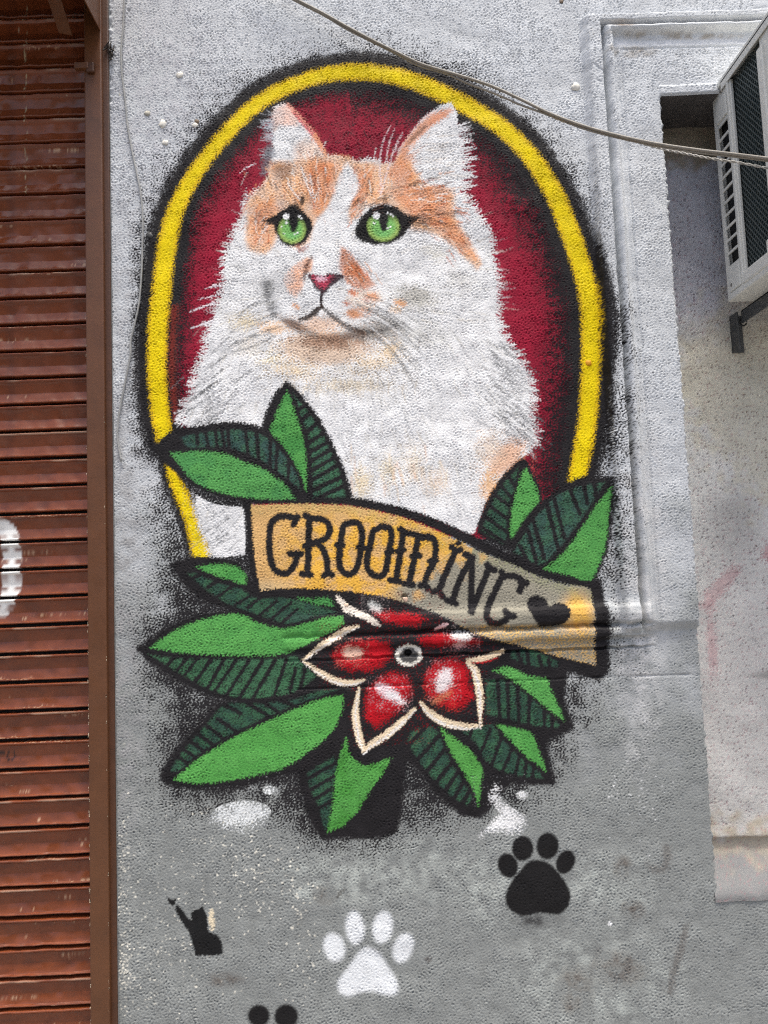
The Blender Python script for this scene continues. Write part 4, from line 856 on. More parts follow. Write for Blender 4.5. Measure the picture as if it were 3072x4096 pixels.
# masonry core behind the plaster skin, and the returns of the recess
def quad_strip(pts):                     # list of 4-corner faces
    return np.array(pts, np.float32).reshape(-1, 3)
yb = REC+.02; core = []
def corebox(x0, x1, y0, y1, z0, z1):
    v = np.array([(x0, y0, z0), (x1, y0, z0), (x1, y1, z0), (x0, y1, z0), (x0, y0, z1), (x1, y0, z1), (x1, y1, z1), (x0, y1, z1)], np.float32)
    f = np.array([(0, 3, 2, 1), (4, 5, 6, 7), (0, 1, 5, 4), (1, 2, 6, 5), (2, 3, 7, 6), (3, 0, 4, 7)], np.int32); return v, f
greyc = np.array([*A(170, 168, 160), .8], np.float32)
for bx in ((X_L, X_END, yb, yb+.2, Z_B, Z_END), (X_L, X_EDGE-.012, .025, yb, Z_B, Z_END), (X_N2+.012, X_END, .025, yb, Z_B, Z_END), (X_EDGE-.012, X_N2+.012, .025, yb, Z_SOF+.012, Z_END), (X_EDGE-.012, X_N2+.012, .025, yb, Z_B, Z_SILL-.012)):
    v, f = corebox(*bx); q_ = np.vstack([q_, f+len(co)]); co = np.vstack([co, v]); cc = np.vstack([cc, np.tile(greyc, (8, 1))])
me = raw_mesh('stucco_wall', co, q_, cc); me.materials.append(M_STUCCO)
wall = link(bpy.data.objects.new('stucco_wall', me))
tag(wall, 'rough stucco house wall, white above and grey below, with raised window moulding', 'wall')

# the walled-up recess at the right: back panel, soffit, jamb
rx = axis([(X_EDGE-.01, .0036), (X_R-.12, .03), (X_N2+.01, 0)]); rz = axis([(Z_SILL-.01, .0036), (Z_SOF+.01, 0)])
RX, RZ = np.meshgrid(rx, rz); RU, RV = w2p(RX, RZ, REC)
rT = smp(F_T, RX, RZ); rG = smp(N_GRAIN, RX, RZ); rM = smp(N_MID, RX, RZ); rL = smp(N_LUMP, RX, RZ); rF = smp(N_FINE, RX, RZ); rB = smp(N_BIG, RX, RZ); rI = smp(N_IND, RX, RZ)
def mixc(c, k, d): return c*(1-k[..., None])+np.asarray(d, np.float32)*k[..., None]
RC = np.zeros(RX.shape+(3,), np.float32); RC[:] = A(178, 180, 188)  # darker, bluer tone of the upper panel: part of its shade painted in
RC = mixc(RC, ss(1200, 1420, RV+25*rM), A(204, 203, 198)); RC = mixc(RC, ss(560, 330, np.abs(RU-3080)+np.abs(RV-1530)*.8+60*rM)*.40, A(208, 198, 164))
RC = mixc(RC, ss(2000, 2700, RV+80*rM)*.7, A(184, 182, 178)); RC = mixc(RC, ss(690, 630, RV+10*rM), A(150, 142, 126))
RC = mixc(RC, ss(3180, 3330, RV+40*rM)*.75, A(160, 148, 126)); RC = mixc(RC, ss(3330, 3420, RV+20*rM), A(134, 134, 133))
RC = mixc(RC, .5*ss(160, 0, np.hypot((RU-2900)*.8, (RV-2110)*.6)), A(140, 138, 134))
p_ = np.array([(2800, 2420), (2830, 2370), (2880, 2320), (2910, 2290)], np.float32); dpk, _ = seg_dist(RU.astype(np.float32), RV.astype(np.float32), p_, False)
RC = mixc(RC, .42*ss(-.3, .3, np.exp(-(dpk/30)**2)-rT*.95), A(176, 112, 118))
RC = mixc(RC, .5*ss(-.3, .3, np.exp(-(np.hypot(RU-2815, (RV-2580)*.16)/22)**2)-rT*.95), A(178, 130, 134)); RC = mixc(RC, .6*ss(-.3, .3, np.exp(-(np.hypot(RU-3060, RV-2215)/40)**2)-rT*.95), A(176, 112, 118))
RC = mixc(RC, ss(-6, 6, 46-np.hypot((RU-3092), RV-2452)+8*(rT-.5)), A(40, 38, 40))
RC = mixc(RC, .5*ss(34, 10, np.abs(RV-2690)+.2*np.abs(RU-3060)), A(110, 108, 104))
pk = np.array([(2995, 3420), (2992, 3450), (2988, 3475)], np.float32); dk_, _ = seg_dist(RU.astype(np.float32), RV.astype(np.float32), pk, False); RC = mixc(RC, .7*ss(5, 2, dk_), A(90, 86, 84))
RC *= (1+.02*rB+.015*rM)[..., None]
ra = .00135*(1-.35*ss(2000, 2700, RV))*(1-.75*ss(690, 640, RV))*(1-.6*ss(3320, 3400, RV))
rh = ra*(.55*rG+.3*rF+.06*rL-2.6*np.clip(-.8*rG-.45*rI-.75, 0, 2))+.0003*rM+.002*rB
# ledge low down: the panel overhangs a hollow that curves out to the wall face
z1, z2, z3 = [float(p2w(2950, v, REC)[1]) for v in (3302, 3330, 3410)]
t_ = np.clip((z2-RZ)/(z2-Z_SILL+.002), 0, 1); bowl = (REC-.085+.012+.003)*ss(0, 1, t_)
zl0 = float(p2w(2950, 1450, REC)[1]); lean = .085*np.clip((zl0-RZ)/(zl0-z2), 0, 1)
rh += lean+np.where(RZ < z1, -.012*ss(0, .006, z1-RZ), .004*ss(z1+.04, z1, RZ)) + bowl
w_bow = (RZ > float(p2w(2950, 2600, REC)[1]))
for p, dpt in (([(2962, 1990), (2965, 2100), (2985, 2160)], .003), ([(3060, 2760), (3035, 2820), (3030, 2880), (3050, 2960), (3040, 3040), (3055, 3110)], .005)):
    dq, _ = seg_dist(RU.astype(np.float32), RV.astype(np.float32), np.array(p, np.float32), False); rh -= dpt*np.exp(-(dq/5)**2)
rj, ri = RX.shape; rvid = np.arange(rj*ri, dtype=np.int32).reshape(rj, ri)
rq = np.stack([rvid[:-1, :-1], rvid[:-1, 1:], rvid[1:, 1:], rvid[1:, :-1]], -1).reshape(-1, 4)
rc4 = np.concatenate([RC, np.full(RX.shape+(1,), .8, np.float32)], -1).reshape(-1, 4)
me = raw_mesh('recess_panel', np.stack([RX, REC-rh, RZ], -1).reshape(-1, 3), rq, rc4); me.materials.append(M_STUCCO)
o = link(bpy.data.objects.new('recess_panel', me), wall); o['label'] = 'recessed grey and beige plaster panel behind the air conditioner'
M_SOF = mat('dark_soffit', tuple(A(84, 80, 78)), .85, bump=((40, .004), (200, .001)), var=.3, vscale=12)  # underside of the recess, coloured darker than the plaster around it
M_JAMB = mat('jamb_plaster', tuple(A(190, 190, 192)), .8, bump=((90, .006), (200, .002)), var=.06, vscale=20)
def strip(name, line, m_):                # a return running from the plaster's edge back to the panel
    n_ = len(line); back = line.copy(); back[:, 1] = REC+.01; mid = line.copy(); mid[:, 1] = .5*(line[:, 1]+REC)
    co_ = np.vstack([line, mid, back]); k_ = np.arange(n_-1, dtype=np.int32)
    q_s = np.vstack([np.stack([k_+r*n_, k_+1+r*n_, k_+1+(r+1)*n_, k_+(r+1)*n_], 1) for r in (0, 1)])
    me_ = raw_mesh(name, co_, q_s); me_.materials.append(m_); return link(bpy.data.objects.new(name, me_), wall)
ie, i2 = int(np.argmin(np.abs(xs-X_EDGE))), int(np.argmin(np.abs(xs-X_N2))); js, jl = int(np.argmin(np.abs(zs-Z_SOF))), int(np.searchsorted(zs, Z_SILL-.004))
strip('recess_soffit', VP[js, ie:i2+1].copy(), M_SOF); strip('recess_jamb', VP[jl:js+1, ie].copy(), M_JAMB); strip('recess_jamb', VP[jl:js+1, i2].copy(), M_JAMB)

# ------------------------------------------------------------------ painted pieces as their own skins on the wall
def fam(k):                              # top of a piece's family
    while PIECES[k][1] is not None: k = PIECES[k][1]
    return k
mural = empty('cat_mural', P3(1500, 3350)); tag(mural, 'mural of a white and orange cat in a yellow oval above a red flower', 'mural')
STAND = {M_PAWW: ('paw_print', 'white sprayed paw print between the cat silhouette and the black paw prints', 'paw print'),
         M_PAWB: ('paw_print', 'large solid black stencilled paw print under the lower right leaves of the mural', 'paw print'),
         M_PAWC: ('paw_print', 'black sprayed paw print of which only the toe pads show above the pavement edge', 'paw print'),
         M_SIL: ('cat_silhouette', 'small black stencil of a cat raising its paw', 'stencil'),
         M_BUT: ('butterfly_mark', 'tiny black stencilled butterfly above the paw of the cat silhouette', 'stencil')}
OBJ = {}
for k, (nm, par) in PIECES.items():
    mask = (cid == k) & ~niche
    root = fam(k)
    if not mask.any():
        if k in STAND:
            n_, lb, ct = STAND[k]; allm = np.isin(cid, [q for q in PIECES if fam(q) == k]); jj, ii = np.nonzero(allm)
            OBJ[k] = tag(empty(n_, (float(xs[ii].mean()), 0, float(zs[jj].min()))), lb, ct)
        continue
    u_, q_ = cells(mask)
    org = VPf[u_].mean(0); org[1] = 0
    if k in STAND: name = STAND[k][0]
    else: name = nm
    me = raw_mesh(name, VPf[u_]-org, q_, VCf[u_]); me.materials.append(M_PAINT)
    o = link(bpy.data.objects.new(name, me)); o.location = Vector([float(c) for c in org]); OBJ[k] = o
    if k in STAND: tag(o, STAND[k][1], STAND[k][2])
    elif par is not None and par in OBJ: hang(o, OBJ[par])
    else: hang(o, mural)
for k, lb in ((M_CAT, 'white long-haired cat with orange patches and green eyes'), (M_RING, 'yellow oval ring'), (M_BACK, 'crimson backdrop inside the oval'), (M_BAN, 'sand and grey banner lettered GROOMING'), (M_FLO, 'black ground of the red flower')):
    if k in OBJ: OBJ[k]['label'] = lb
# ------------------------------------------------------------------ roller shutter
YS = .035
GAPV = [154, 260, 359, 458, 562, 663, 767, 870, 976, 1080, 1183, 1289, 1395, 1501, 1610, 1716, 1825, 1935, 2043, 2154, 2265, 2376, 2489, 2603, 2716, 2832, 2950, 3062, 3183, 3297, 3414, 3535, 3649, 3768, 3887, 4008]
gz = np.array([float(p2w(345, v, YS)[1]) for v in GAPV]); cf = np.polyfit(np.arange(len(gz)), gz, 1)
SP = -cf[0]; ZG0 = cf[1]
shut = empty('roller_shutter', (-1.5, YS, 0.0)); tag(shut, 'brown painted metal roller shutter with horizontal slats, left of the mural', 'shutter')
SX1 = float(p2w(352, 2000, YS)[0]); SXV = float(p2w(-160, 2000, YS)[0])
sx = axis([(-2.4, .2), (SXV, .0034), (SX1, 0)])
# slat section: (height fraction from the gap up, depth towards the street)
PRO = np.array([(0.00, -.030), (.010, -.005), (.022, .0015), (.045, .0042), (.070, .0040), (.088, .0018), (.098, -.0008), (.104, -.0011), (.20, -.0030), (.30, -.0050), (.395, -.0068), (.405, -.0070), (.415, -.0069), (.55, -.0046), (.68, -.0022), (.775, -.0005), (.785, .0000), (.805, .0028), (.835, .0052), (.865, .0058), (.89, .0046), (.902, .0010), (.908, -.030)])
sG = []
def scratch_field(X, Z, seed):
    r = np.random.default_rng(seed); k = np.zeros(X.shape)
    for _ in range(r.integers(0, 3)+(2 if seed > 516 else 0)):
        zc = r.uniform(Z.min(), Z.max()); xc = r.uniform(SXV, SX1); L = r.uniform(.02, .14); wd = r.uniform(.0004, .0008)
        wob = .0016*np.sin(X*r.uniform(60, 160)+r.uniform(0, 6))+.001*np.sin(X*r.uniform(200, 420))
        k = np.maximum(k, ss(wd*2.2, 0, np.abs(Z-zc-wob))*ss(L, L*.5, np.abs(X-xc))*ss(.35, .6, smp(F_T, X*1.0, Z*2.)))
    return k
base_b = A(116, 60, 34); GRAF = []
WH = [(-60, 2100), (0, 2105), (32, 2130), (44, 2190), (46, 2290), (40, 2370), (14, 2430), (-20, 2470)]
whp = crom(WH, False)
slat_no = 0
for k in range(-6, 38):
    z0 = ZG0-SP*k-SP                     # bottom of this slat
    if z0 < .02: break
    slat_no += 1
    X, Fz = np.meshgrid(sx, PRO[:, 0]); Z = z0+Fz*SP; Y = YS-np.repeat(PRO[:, 1][:, None], len(sx), 1)
    r = np.random.default_rng(100+k)
    sag = .0012*np.sin(X*2.1+r.uniform(0, 6))+.0006*np.sin(X*9+r.uniform(0, 6)); Z = Z+sag*.5; Y = Y+.0009*smp(N_MID, X, Z)+r.normal(0, .0008)
    U, V = w2p(X, Z, YS)
    tone = r.uniform(.90, 1.08)
    C = np.zeros(X.shape+(3,), np.float32); C[:] = base_b*tone
    C = mixc(C, .35*ss(.1, 1.4, smp(N_MID, X*.5, Z*2)), A(74, 40, 32)); C = mixc(C, .30*ss(.2, 1.5, smp(N_BIG, X, Z)), A(116, 58, 34))
    R_ = .24+.08*np.clip(smp(N_MID, X*.6, Z*3), -1, 1.5)
    sc_ = scratch_field(X, Z, 500+k); C = mixc(C, .65*sc_, A(206, 172, 140))
    ed = ss(.80, .835, Fz)*ss(.905, .88, Fz)*ss(.4, 1.6, smp(N_MID, X*.4, Z)+.6*smp(N_BIG, X*2, Z)); C = mixc(C, .45*ed, A(176, 150, 128))
    chips = ss(.986, .994, smp(F_T, X*.8+.3, Z*.8)); C = mixc(C, .6*chips*(V < 700), A(200, 190, 165))
    if k < 6:                            # drips of old paint on the upper slats
        dr_ = np.abs(U-100-4*np.sin(V*.05)); C = mixc(C, .75*ss(5, 2, dr_)*ss(.62, .8, smp(F_T, X, Z*.5)), A(196, 184, 150))
    if np.any((V > 2990) & (V < 3060)):  # pencilled mark
        ow = np.array(ell(41, 3024, 15, 20, .25)); dO, _ = seg_dist(U.astype(np.float32), V.astype(np.float32), np.vstack([ow, ow[:1]]).astype(np.float32), False)
        dD, _ = seg_dist(U.astype(np.float32), V.astype(np.float32), np.array([(-8, 3014), (14, 3012)], np.float32), False); dP = np.hypot(U-80, V-3034)
        C = mixc(C, .9*np.maximum(np.maximum(ss(4.5, 1.5, dO), ss(4.5, 1.5, dD)), ss(6, 3, dP)), A(34, 24, 24))
    # white brush stroke
    dW, pw = seg_dist(U.astype(np.float32), V.astype(np.float32), whp, False)
    hw = np.interp(pw, [0, .3, .6, 1], [30, 36, 40, 26]); br = smp(F_T, X*1.6, Z*.22)
    aw = ss(-4, 4, hw-dW+7*(br-.5)*2)*(1-.9*ss(.45, .75, br)*ss(2, 22, dW))*ss(2475, 2450, V)
    Cw = mixc(C, np.clip(aw, 0, 1), A(232, 230, 226))
    co = np.stack([X, Y, Z], -1).reshape(-1, 3); a_, b_n = X.shape
    vi = np.arange(a_*b_n, dtype=np.int32).reshape(a_, b_n); q = np.stack([vi[:-1, :-1], vi[:-1, 1:], vi[1:, 1:], vi[1:, :-1]], -1)
    gm = (aw[:-1, :-1] > .35) & (dW[:-1, :-1] < 60) & (Fz[:-1, :-1] > .01) & (Fz[:-1, :-1] < .90)
    c4 = np.concatenate([Cw, R_[..., None]], -1).reshape(-1, 4)
    qq = q.reshape(-1, 4)
    me = raw_mesh('slat', co-np.array([-1.5, YS, z0], np.float32), qq[~gm.ravel()], c4); me.materials.append(M_SLAT)
    o = link(bpy.data.objects.new('slat', me)); o.location = (-1.5, YS, z0); hang(o, shut)
    if gm.any(): GRAF.append((co, c4, qq[gm.ravel()]))
if GRAF:
    off = 0; cs, c4s, qs = [], [], []
    for c_, k_, q in GRAF: cs.append(c_); c4s.append(k_); qs.append(q+off); off += len(c_)
    cs, c4s, qs = np.vstack(cs), np.vstack(c4s), np.vstack(qs); uu_, inv = np.unique(qs, return_inverse=True)
    me = raw_mesh('brush_graffiti', cs[uu_], inv.reshape(qs.shape), c4s[uu_]); me.materials.append(M_SLAT)
    tag(link(bpy.data.objects.new('brush_graffiti', me)), 'white brushed curved stroke painted across four shutter slats', 'graffiti')
MB().box((-2.4, YS+.02, 0), (SX1+.02, YS+.03, Z_END)).build('backing', M_INNER, shut).matrix_parent_inverse = Matrix.Translation(-shut.location)
# guide rail and side frame
def zrange_bar(u0, u1, y0, y1, name, m_, parent, bev, ztop=Z_END):
    xa, xb = float(p2w(u0, 2000, y0)[0]), float(p2w(u1, 2000, y0)[0])
    o = MB().box((xa, y0, 0.0), (xb, y1, ztop)).build(name, m_, None, bev); return hang(o, parent) if parent else o
zrange_bar(347, 421, -.022, .06, 'guide_rail', M_FRAME, shut, .004)
zrange_bar(421, 450, -.010, .06, 'side_frame', M_FRAME2, shut, .003)
zrange_bar(450, 455, -.004, .02, 'sealant_bead', mat('frame_sealant', tuple(A(120, 122, 122)), .7, var=.3, vscale=40), shut, .001)
# chips of old cream paint along the rail's edge
chip = MB(); xr_ = float(p2w(347, 2000, -.022)[0])
for _ in range(70):
    zc = random.choice([random.uniform(.2, 1.5), random.uniform(.2, 2.3)]); h_ = random.uniform(.002, .014); w_c = random.uniform(.001, .004); x_ = xr_+random.choice([0, 0, 0, .049])+random.uniform(-.0006, .0012)
    m5 = [(x_+w_c*random.uniform(-.2, 1)*(1 if q % 2 else .1), -.0226, zc+h_*(q/5-.5)) for q in range(6)]
    chip.add(m5, [(0, 1, 2, 3, 4, 5)])
o = chip.build('paint_chip', mat('old_cream_paint', tuple(A(222, 206, 178)), .7)); hang(o, shut); o['kind'] = 'stuff'
# hood over the shutter
zh = float(p2w(402, 122, -.022)[1]); xh = float(p2w(402, 122, -.022)[0]); yh = -.24
hood = empty('shutter_hood', (-1.5, -.1, zh)); tag(hood, 'brown sheet metal hood projecting over the top of the roller shutter', 'hood')
hang(MB().box((xh-.003, yh, zh), (xh, -.0225, zh+.5)).build('cheek', M_FRAME), hood)
hang(MB().box((-2.4, yh-.003, zh+.01), (xh, yh, zh+.5)).build('front_sheet', M_FRAME), hood)
hang(MB().box((-2.4, yh, zh+.5), (xh, -.002, zh+.503)).build('top_sheet', M_FRAME), hood)
st_ = MB().bar(P3(263, 136, -.03), P3(196, -70, -.16), .040, .004, (0, 1, 0.0)).build('hanger_strap', M_FRAME, None, .0008)
tag(st_, 'flat brown metal strap hanging in front of the top shutter slats', 'strap')
lat = empty('slide_latch', P3(330, 262, -.03)); tag(lat, 'small brown painted slide latch where the shutter meets its guide rail', 'latch')
a1, a2 = P3(296, 250, -.034), P3(352, 272, -.034)
hang(MB().box((a1.x, -.036, a2.z), (a2.x, -.020, a1.z)).build('bolt', M_FRAME, None, .002), lat)
a1, a2 = P3(342, 246, -.034), P3(374, 284, -.034)
hang(MB().box((a1.x, -.033, a2.z), (a2.x, -.0222, a1.z)).build('keeper', M_FRAME2, None, .003), lat)

# ------------------------------------------------------------------ air conditioner on its bracket
YB, YF = .02, -.335
xq = [float(p2w(u, v, YB)[0]) for u, v in ((2857, 470), (2882, 800), (2911, 1195))]; XS = sum(xq)/3
ZT = float(p2w(2872, 372, YB)[1]); ZBm = float(p2w(2912, 1210, YB)[1])
ac = empty('air_conditioner', (XS+.38, (YB+YF)/2, ZBm)); tag(ac, 'white outdoor air conditioner unit on a wall bracket with side slots and wire guard', 'air conditioner')
def acp(mb, name, m_, bev=0., par=None, smooth=False):
    o = mb.build(name, m_, None, bev, smooth); hang(o, ac) if par is None else None
    if par is not None: o.parent = par
    return o
XE = XS+.76; yr = YB-.093; yo = YB-.255          # rear strip front edge, opening front edge
# rear strip with ventilation slots: rails, rungs and embossed ends
mb = MB(); zs0, zs1 = [float(p2w(u, v, YB-.045)[1]) for u, v in ((2905, 1052), (2880, 497))]
mb.box((XS, YB, ZBm+.012), (XS+.004, YB-.017, ZT-.02)); mb.box((XS, yr, ZBm+.012), (XS+.004, yr+.018, ZT-.02))
mb.box((XS+.0003, YB-.017, ZBm+.012), (XS+.004, yr+.018, zs0)); mb.box((XS+.0003, YB-.017, zs1), (XS+.004, yr+.018, ZT-.02))
ns = 11; pz = (zs1-zs0)/ns
for i in range(1, ns): mb.box((XS+.0005, YB-.017, zs0+i*pz-.0038), (XS+.0036, yr+.018, zs0+i*pz+.0038))
acp(mb, 'side_panel', M_AC)
for za_, zb_ in ((zs1+.012, zs1+.075), (zs0-.078, zs0-.014)): acp(MB().box((XS-.004, YB-.018, za_), (XS+.002, yr+.014, zb_)), 'embossed_plate', M_AC, .003)
acp(MB().box((XS-.006, yr+.004, ZBm+.02), (XS+.01, yr-.006, ZT-.03)), 'ridge', M_AC, .002)
acp(MB().box((XS-.001, yr-.006, ZBm+.02), (XS+.008, yr-.013, ZT-.03)), 'ridge', M_AC, .002)
# front corner post, lid, base tray, back and front sheets
acp(MB().box((XS, yo, ZBm+.03), (XS+.03, YF, ZT-.02)), 'corner_post', M_AC, .006)
acp(MB().box((XS-.007, yo+.004, ZBm+.06), (XS+.01, yo-.022, ZT-.06)), 'post_ridge', M_AC, .003)
acp(MB().box((XS-.006, YB-.012, ZT-.018), (XE, YF-.006, ZT)), 'lid', M_AC, .003)
acp(MB().box((XS-.006, yr+.03, ZT-.034), (XS-.003, YF-.006, ZT-.010)), 'lid_lip', M_AC, .001)
acp(MB().box((XS-.002, YB, ZBm), (XE, YF, ZBm+.022)), 'base_tray', M_AC, .004)
acp(MB().box((XS-.006, yr-.004, ZBm+.016), (XS+.03, YF-.004, ZBm+.052)), 'base_corner', M_AC, .006)
acp(MB().box((XS-.010, yo+.03, ZBm+.03), (XS+.03, YF-.008, ZBm+.082)), 'base_corner', M_AC, .008)
acp(MB().box((XS+.03, YF, ZBm+.022), (XE, YF+.002, ZT-.018)), 'front_sheet', M_AC)
acp(MB().box((XS+.012, YB, ZBm+.022), (XE, YB-.002, ZT-.018)), 'back_sheet', M_AC)
acp(MB().box((XE-.002, YB, ZBm+.022), (XE, YF+.003, ZT-.018)), 'end_sheet', M_AC)
acp(MB().box((XS+.02, YB-.004, ZBm+.023), (XS+.0495, yr+.001, ZT-.019)), 'slot_backing', M_INNER)
acp(MB().box((XS+.05, YB-.012, ZBm+.022), (XE-.004, YF+.012, ZT-.018)), 'inner_block', M_INNER)
mb = MB(); mb.box((XS+.030, yr, ZBm+.022), (XS+.049, yo-.01, ZT-.018))
coil = acp(mb, 'coil', M_COIL)
mb = MB()
for i in range(150):
    z = ZBm+.03+i*(ZT-ZBm-.055)/150; mb.box((XS+.026, yr, z), (XS+.030, yo-.01, z+.0012))
o = mb.build('fin', M_COIL); hang(o, ac); o['kind'] = 'stuff'
mb = MB(); y0_, y1_ = yr-.004, yo; zlo, zhi = ZBm+.03, ZT-.025; H_ = zhi-zlo; Wd = y0_-y1_
def clipw(p, q):
    (ya, za_), (yb_, zb_) = p, q; out = []
    t0, t1 = 0., 1.; dy, dz = yb_-ya, zb_-za_
    for pp, qq in ((-dy, ya-y1_), (dy, y0_-ya), (-dz, za_-zlo), (dz, zhi-za_)):
        if abs(pp) < 1e-9:
            if qq < 0: return None
        else:
            t = qq/pp
            if pp < 0: t0 = max(t0, t)
            else: t1 = min(t1, t)
    return None if t0 >= t1 else ((ya+dy*t0, za_+dz*t0), (ya+dy*t1, za_+dz*t1))
for s_ in (-1, 1):
    for i in range(-16, 60):
        zc = zlo+i*.0185; c_ = clipw((y0_, zc), (y1_, zc+s_*Wd*1.25))
        if c_: mb.bar((XS+.012+.0006*s_, c_[0][0], c_[0][1]), (XS+.012+.0006*s_, c_[1][0], c_[1][1]), .0026, .0026, (1, 0, 0))
acp(mb, 'wire_guard', M_WIRE)
for y, z in ((YB-.030, ZBm+.040), (YB-.055, ZT-.030), (YF+.02, ZT-.028), (YF+.03, ZBm+.04)): acp(MB().disc((XS, y, z), (-1, 0, 0), .0075, .005), 'screw', M_SCREW, smooth=True)
br_ = empty('wall_bracket', (XS+.05, REC-.02, ZBm-.2)); tag(br_, 'dark grey angle iron bracket holding up the air conditioner', 'bracket')
bx0 = float(p2w(2938, 1300, REC-.03)[0]); zb0 = float(p2w(2950, 1402, REC-.03)[1])
hang(MB().box((bx0, REC-.002, zb0), (bx0+.036, REC-.008, ZBm-.002)).box((bx0, REC-.008, zb0), (bx0+.004, REC-.048, ZBm-.002)).build('upright', M_IRON, None, .0008), br_)
hang(MB().box((bx0+.012, REC-.05, ZBm-.040), (bx0+.016, YF+.01, ZBm-.001)).box((bx0+.012, REC-.05, ZBm-.005), (bx0+.046, YF+.01, ZBm-.001)).build('arm', M_IRON, None, .0008), br_)
hang(MB().tube([(bx0+.026, REC-.03, ZBm-.05+.018*math.sin(t)) if False else (bx0+.022+.010*math.cos(t), REC-.04, ZBm-.032+.012*math.sin(t)) for t in np.linspace(0, 6.0, 14)], .0022, 6).build('pipe_clip', M_INNER, None, 0, True), br_)

# ------------------------------------------------------------------ cables
def catline(pts, ys, n=8):
    p = crom(pts, False, n); q = np.interp(np.linspace(0, 1, len(p)), np.linspace(0, 1, len(ys)), ys)
    return [P3(float(u), float(v), float(y)) for (u, v), y in zip(p, q)]
MAIN = [(1020, -90), (1185, -2), (1296, 55), (1390, 108), (1480, 156), (1580, 206), (1680, 254), (1780, 285), (1880, 315), (1980, 350), (2080, 396), (2200, 454), (2331, 503), (2463, 540), (2620, 574), (2778, 598), (2936, 617), (3072, 634), (3260, 660)]
YC = [-.03, -.03, -.03, -.035, -.05, -.10, -.18, -.27, -.33]
c1 = MB().tube(catline(MAIN, YC), .0040, 8).build('power_cable', M_CABLE, None, 0, True); tag(c1, 'thick grey cable sagging across the top of the mural to the air conditioner', 'cable')
SEC = [(u+ (4 if i % 3 else -2), v+10+ (14 if 8 <= i <= 10 else 0)) for i, (u, v) in enumerate(MAIN)]
c2 = MB().tube(catline(SEC, [y+.004 for y in YC]), .0030, 6).build('thin_cable', M_CABLE, None, 0, True); tag(c2, 'thin grey cable running along just under the thick cable', 'cable')
TW = [(2140, 436), (2250, 485), (2331, 508), (2440, 535), (2560, 572), (2647, 596), (2740, 614), (2831, 632), (2950, 650), (3072, 673), (3260, 705)]
tw = MB(); base_l = catline(TW, [-.04, -.08, -.16, -.25, -.32], 10)
for ph in (0, math.pi):
    tw.tube([p+Vector((0, .0016*math.cos(i*1.15+ph), .0020*math.sin(i*1.15+ph))) for i, p in enumerate(base_l)], .0017, 6)
c3 = tw.build('twisted_wire', M_CABLE2, None, 0, True); tag(c3, 'pale twisted pair of wires branching below the thick cable near the air conditioner', 'wire')
LC = [(500, -70), (497, 0), (492, 120), (485, 193), (487, 289), (501, 410), (511, 511), (526, 593), (545, 685), (562, 771), (571, 882), (569, 993), (567, 1072), (555, 1217), (523, 1362), (521, 1419), (497, 1545), (475, 1665), (470, 1752), (485, 1846)]
c4 = MB().tube(catline(LC, [-.007, -.009, -.006, -.008, -.007, -.006]), .0028, 8).build('loose_wire', mat('grey_loose_wire', tuple(A(150, 150, 148)), .55, var=.2, vscale=50), None, 0, True); tag(c4, 'loose grey wire hanging down the wall beside the shutter frame', 'wire')

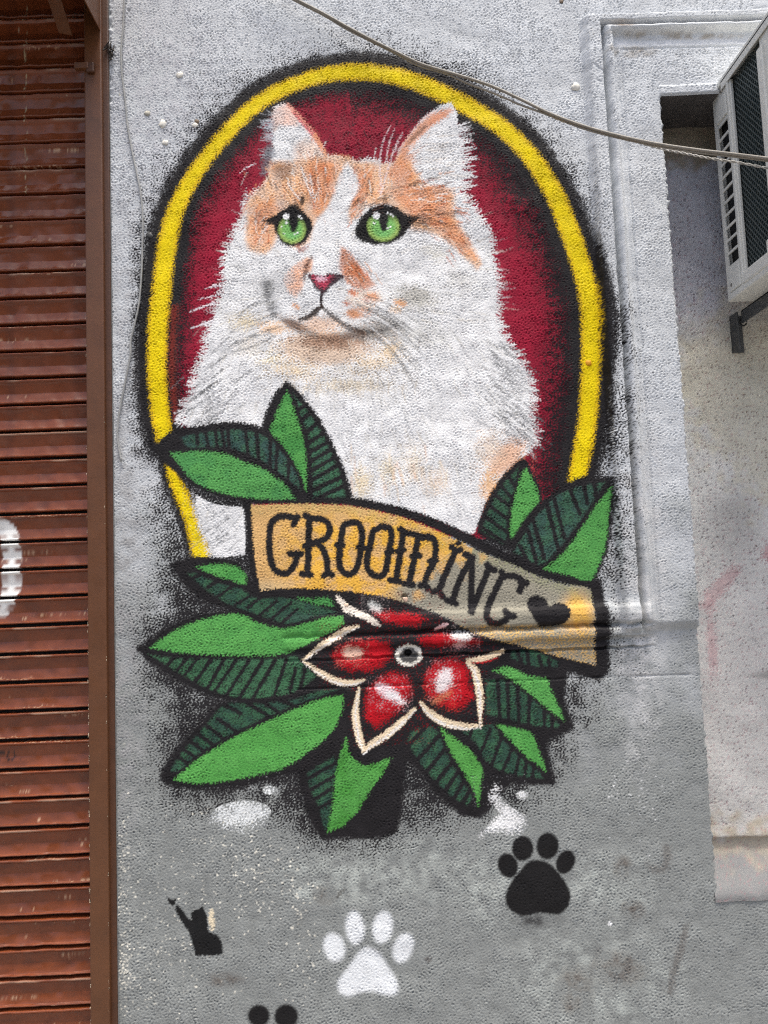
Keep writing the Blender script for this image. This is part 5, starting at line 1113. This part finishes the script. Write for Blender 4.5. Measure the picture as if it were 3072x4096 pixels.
# ------------------------------------------------------------------ plugs, bolts and rough bits on the wall
def lump(name, u, v, r, m_, label, cat, squash=.38, group=None):
    c = P3(u, v, 0.0); mb = MB(); n = 10; V = []; Fc = []
    hts = [(-.35, 1.0), (.25, 1.05), (.65, .75), (.9, .35)]
    for hh, rr in hts:
        for k in range(n):
            a = 2*math.pi*k/n; q = rr*r*random.uniform(.62, 1.22); V.append((c.x+q*math.cos(a), -hh*r*squash-.0005, c.z+q*math.sin(a)))
    for i in range(3):
        for k in range(n): Fc.append((i*n+k, i*n+(k+1) % n, (i+1)*n+(k+1) % n, (i+1)*n+k))
    Fc.append(tuple(3*n+k for k in range(n))); mb.add(V, Fc)
    return tag(mb.build(name, m_, None, 0, True), label, cat, group)
lump('wall_plug', 718, 300, .0105, M_PLUG, 'rough white plug in the plaster above the other plugs left of the oval', 'plug')
lump('wall_plug', 652, 498, .0115, M_PLUG, 'white filler plug level with the rusty plug, nearer the loose wire', 'plug')
lump('wall_plug', 661, 571, .0085, M_PLUG, 'small white plug below the pair of plugs left of the oval', 'plug')
lump('wall_plug', 780, 502, .009, M_PLUG, 'white plug with a brown hole touching the black spray of the oval', 'plug')
lump('wall_plug', 788, 488, .0075, M_PLUGD, 'brown rusty plug hole beside a white plug at the oval', 'plug')
lump('wall_plug', 590, 455, .008, mat('dirty_plug', tuple(A(168, 164, 152)), .8, var=.3, vscale=100), 'dirty beige bump near the loose wire', 'plug')
lump('wall_plug', 2303, 347, .0135, M_PLUG, 'white torn plug between the cable and the raised window moulding', 'plug')
lump('wall_plug', 1622, 2398, .008, mat('pink_plug', tuple(A(206, 176, 154)), .8, var=.2, vscale=100), 'pinkish plug in a drilled hole at the lower edge of the banner', 'plug')
lump('wall_bolt', 600, 942, .0095, mat('black_painted_bolt', tuple(A(70, 70, 70)), .6, var=.4, vscale=200), 'bolt head speckled with black spray beside the yellow ring and loose wire', 'bolt', .4)
lump('wall_bolt', 2354, 1452, .009, mat('orange_bolt', tuple(A(214, 150, 20)), .6, var=.3, vscale=200), 'bolt head painted over in orange yellow on the oval ring', 'bolt', .3)
lump('wall_bolt', 1386, 2421, .006, mat('cream_bolt', tuple(A(226, 200, 176)), .6, var=.2, vscale=200), 'small painted screw head on the white upper petal rim', 'bolt', .4)
lump('wall_bolt', 2246, 6, .006, M_PLUGD, 'dark screw head at the top of the wall above the mural', 'bolt', .3)
nest = MB()
for q in range(26):
    p = P3(442+random.gauss(0, 6), 205+random.gauss(0, 14), -.012); nest.bar(p, p+Vector((random.gauss(0, .008), random.gauss(-.002, .003), random.gauss(0, .012))), .003, .003, (1, .3, .2))
tag(nest.build('dirt_clump', mat('dirt', (.03, .022, .018), .9)), 'dark clump of dirt stuck between shutter frame and plaster', 'dirt')
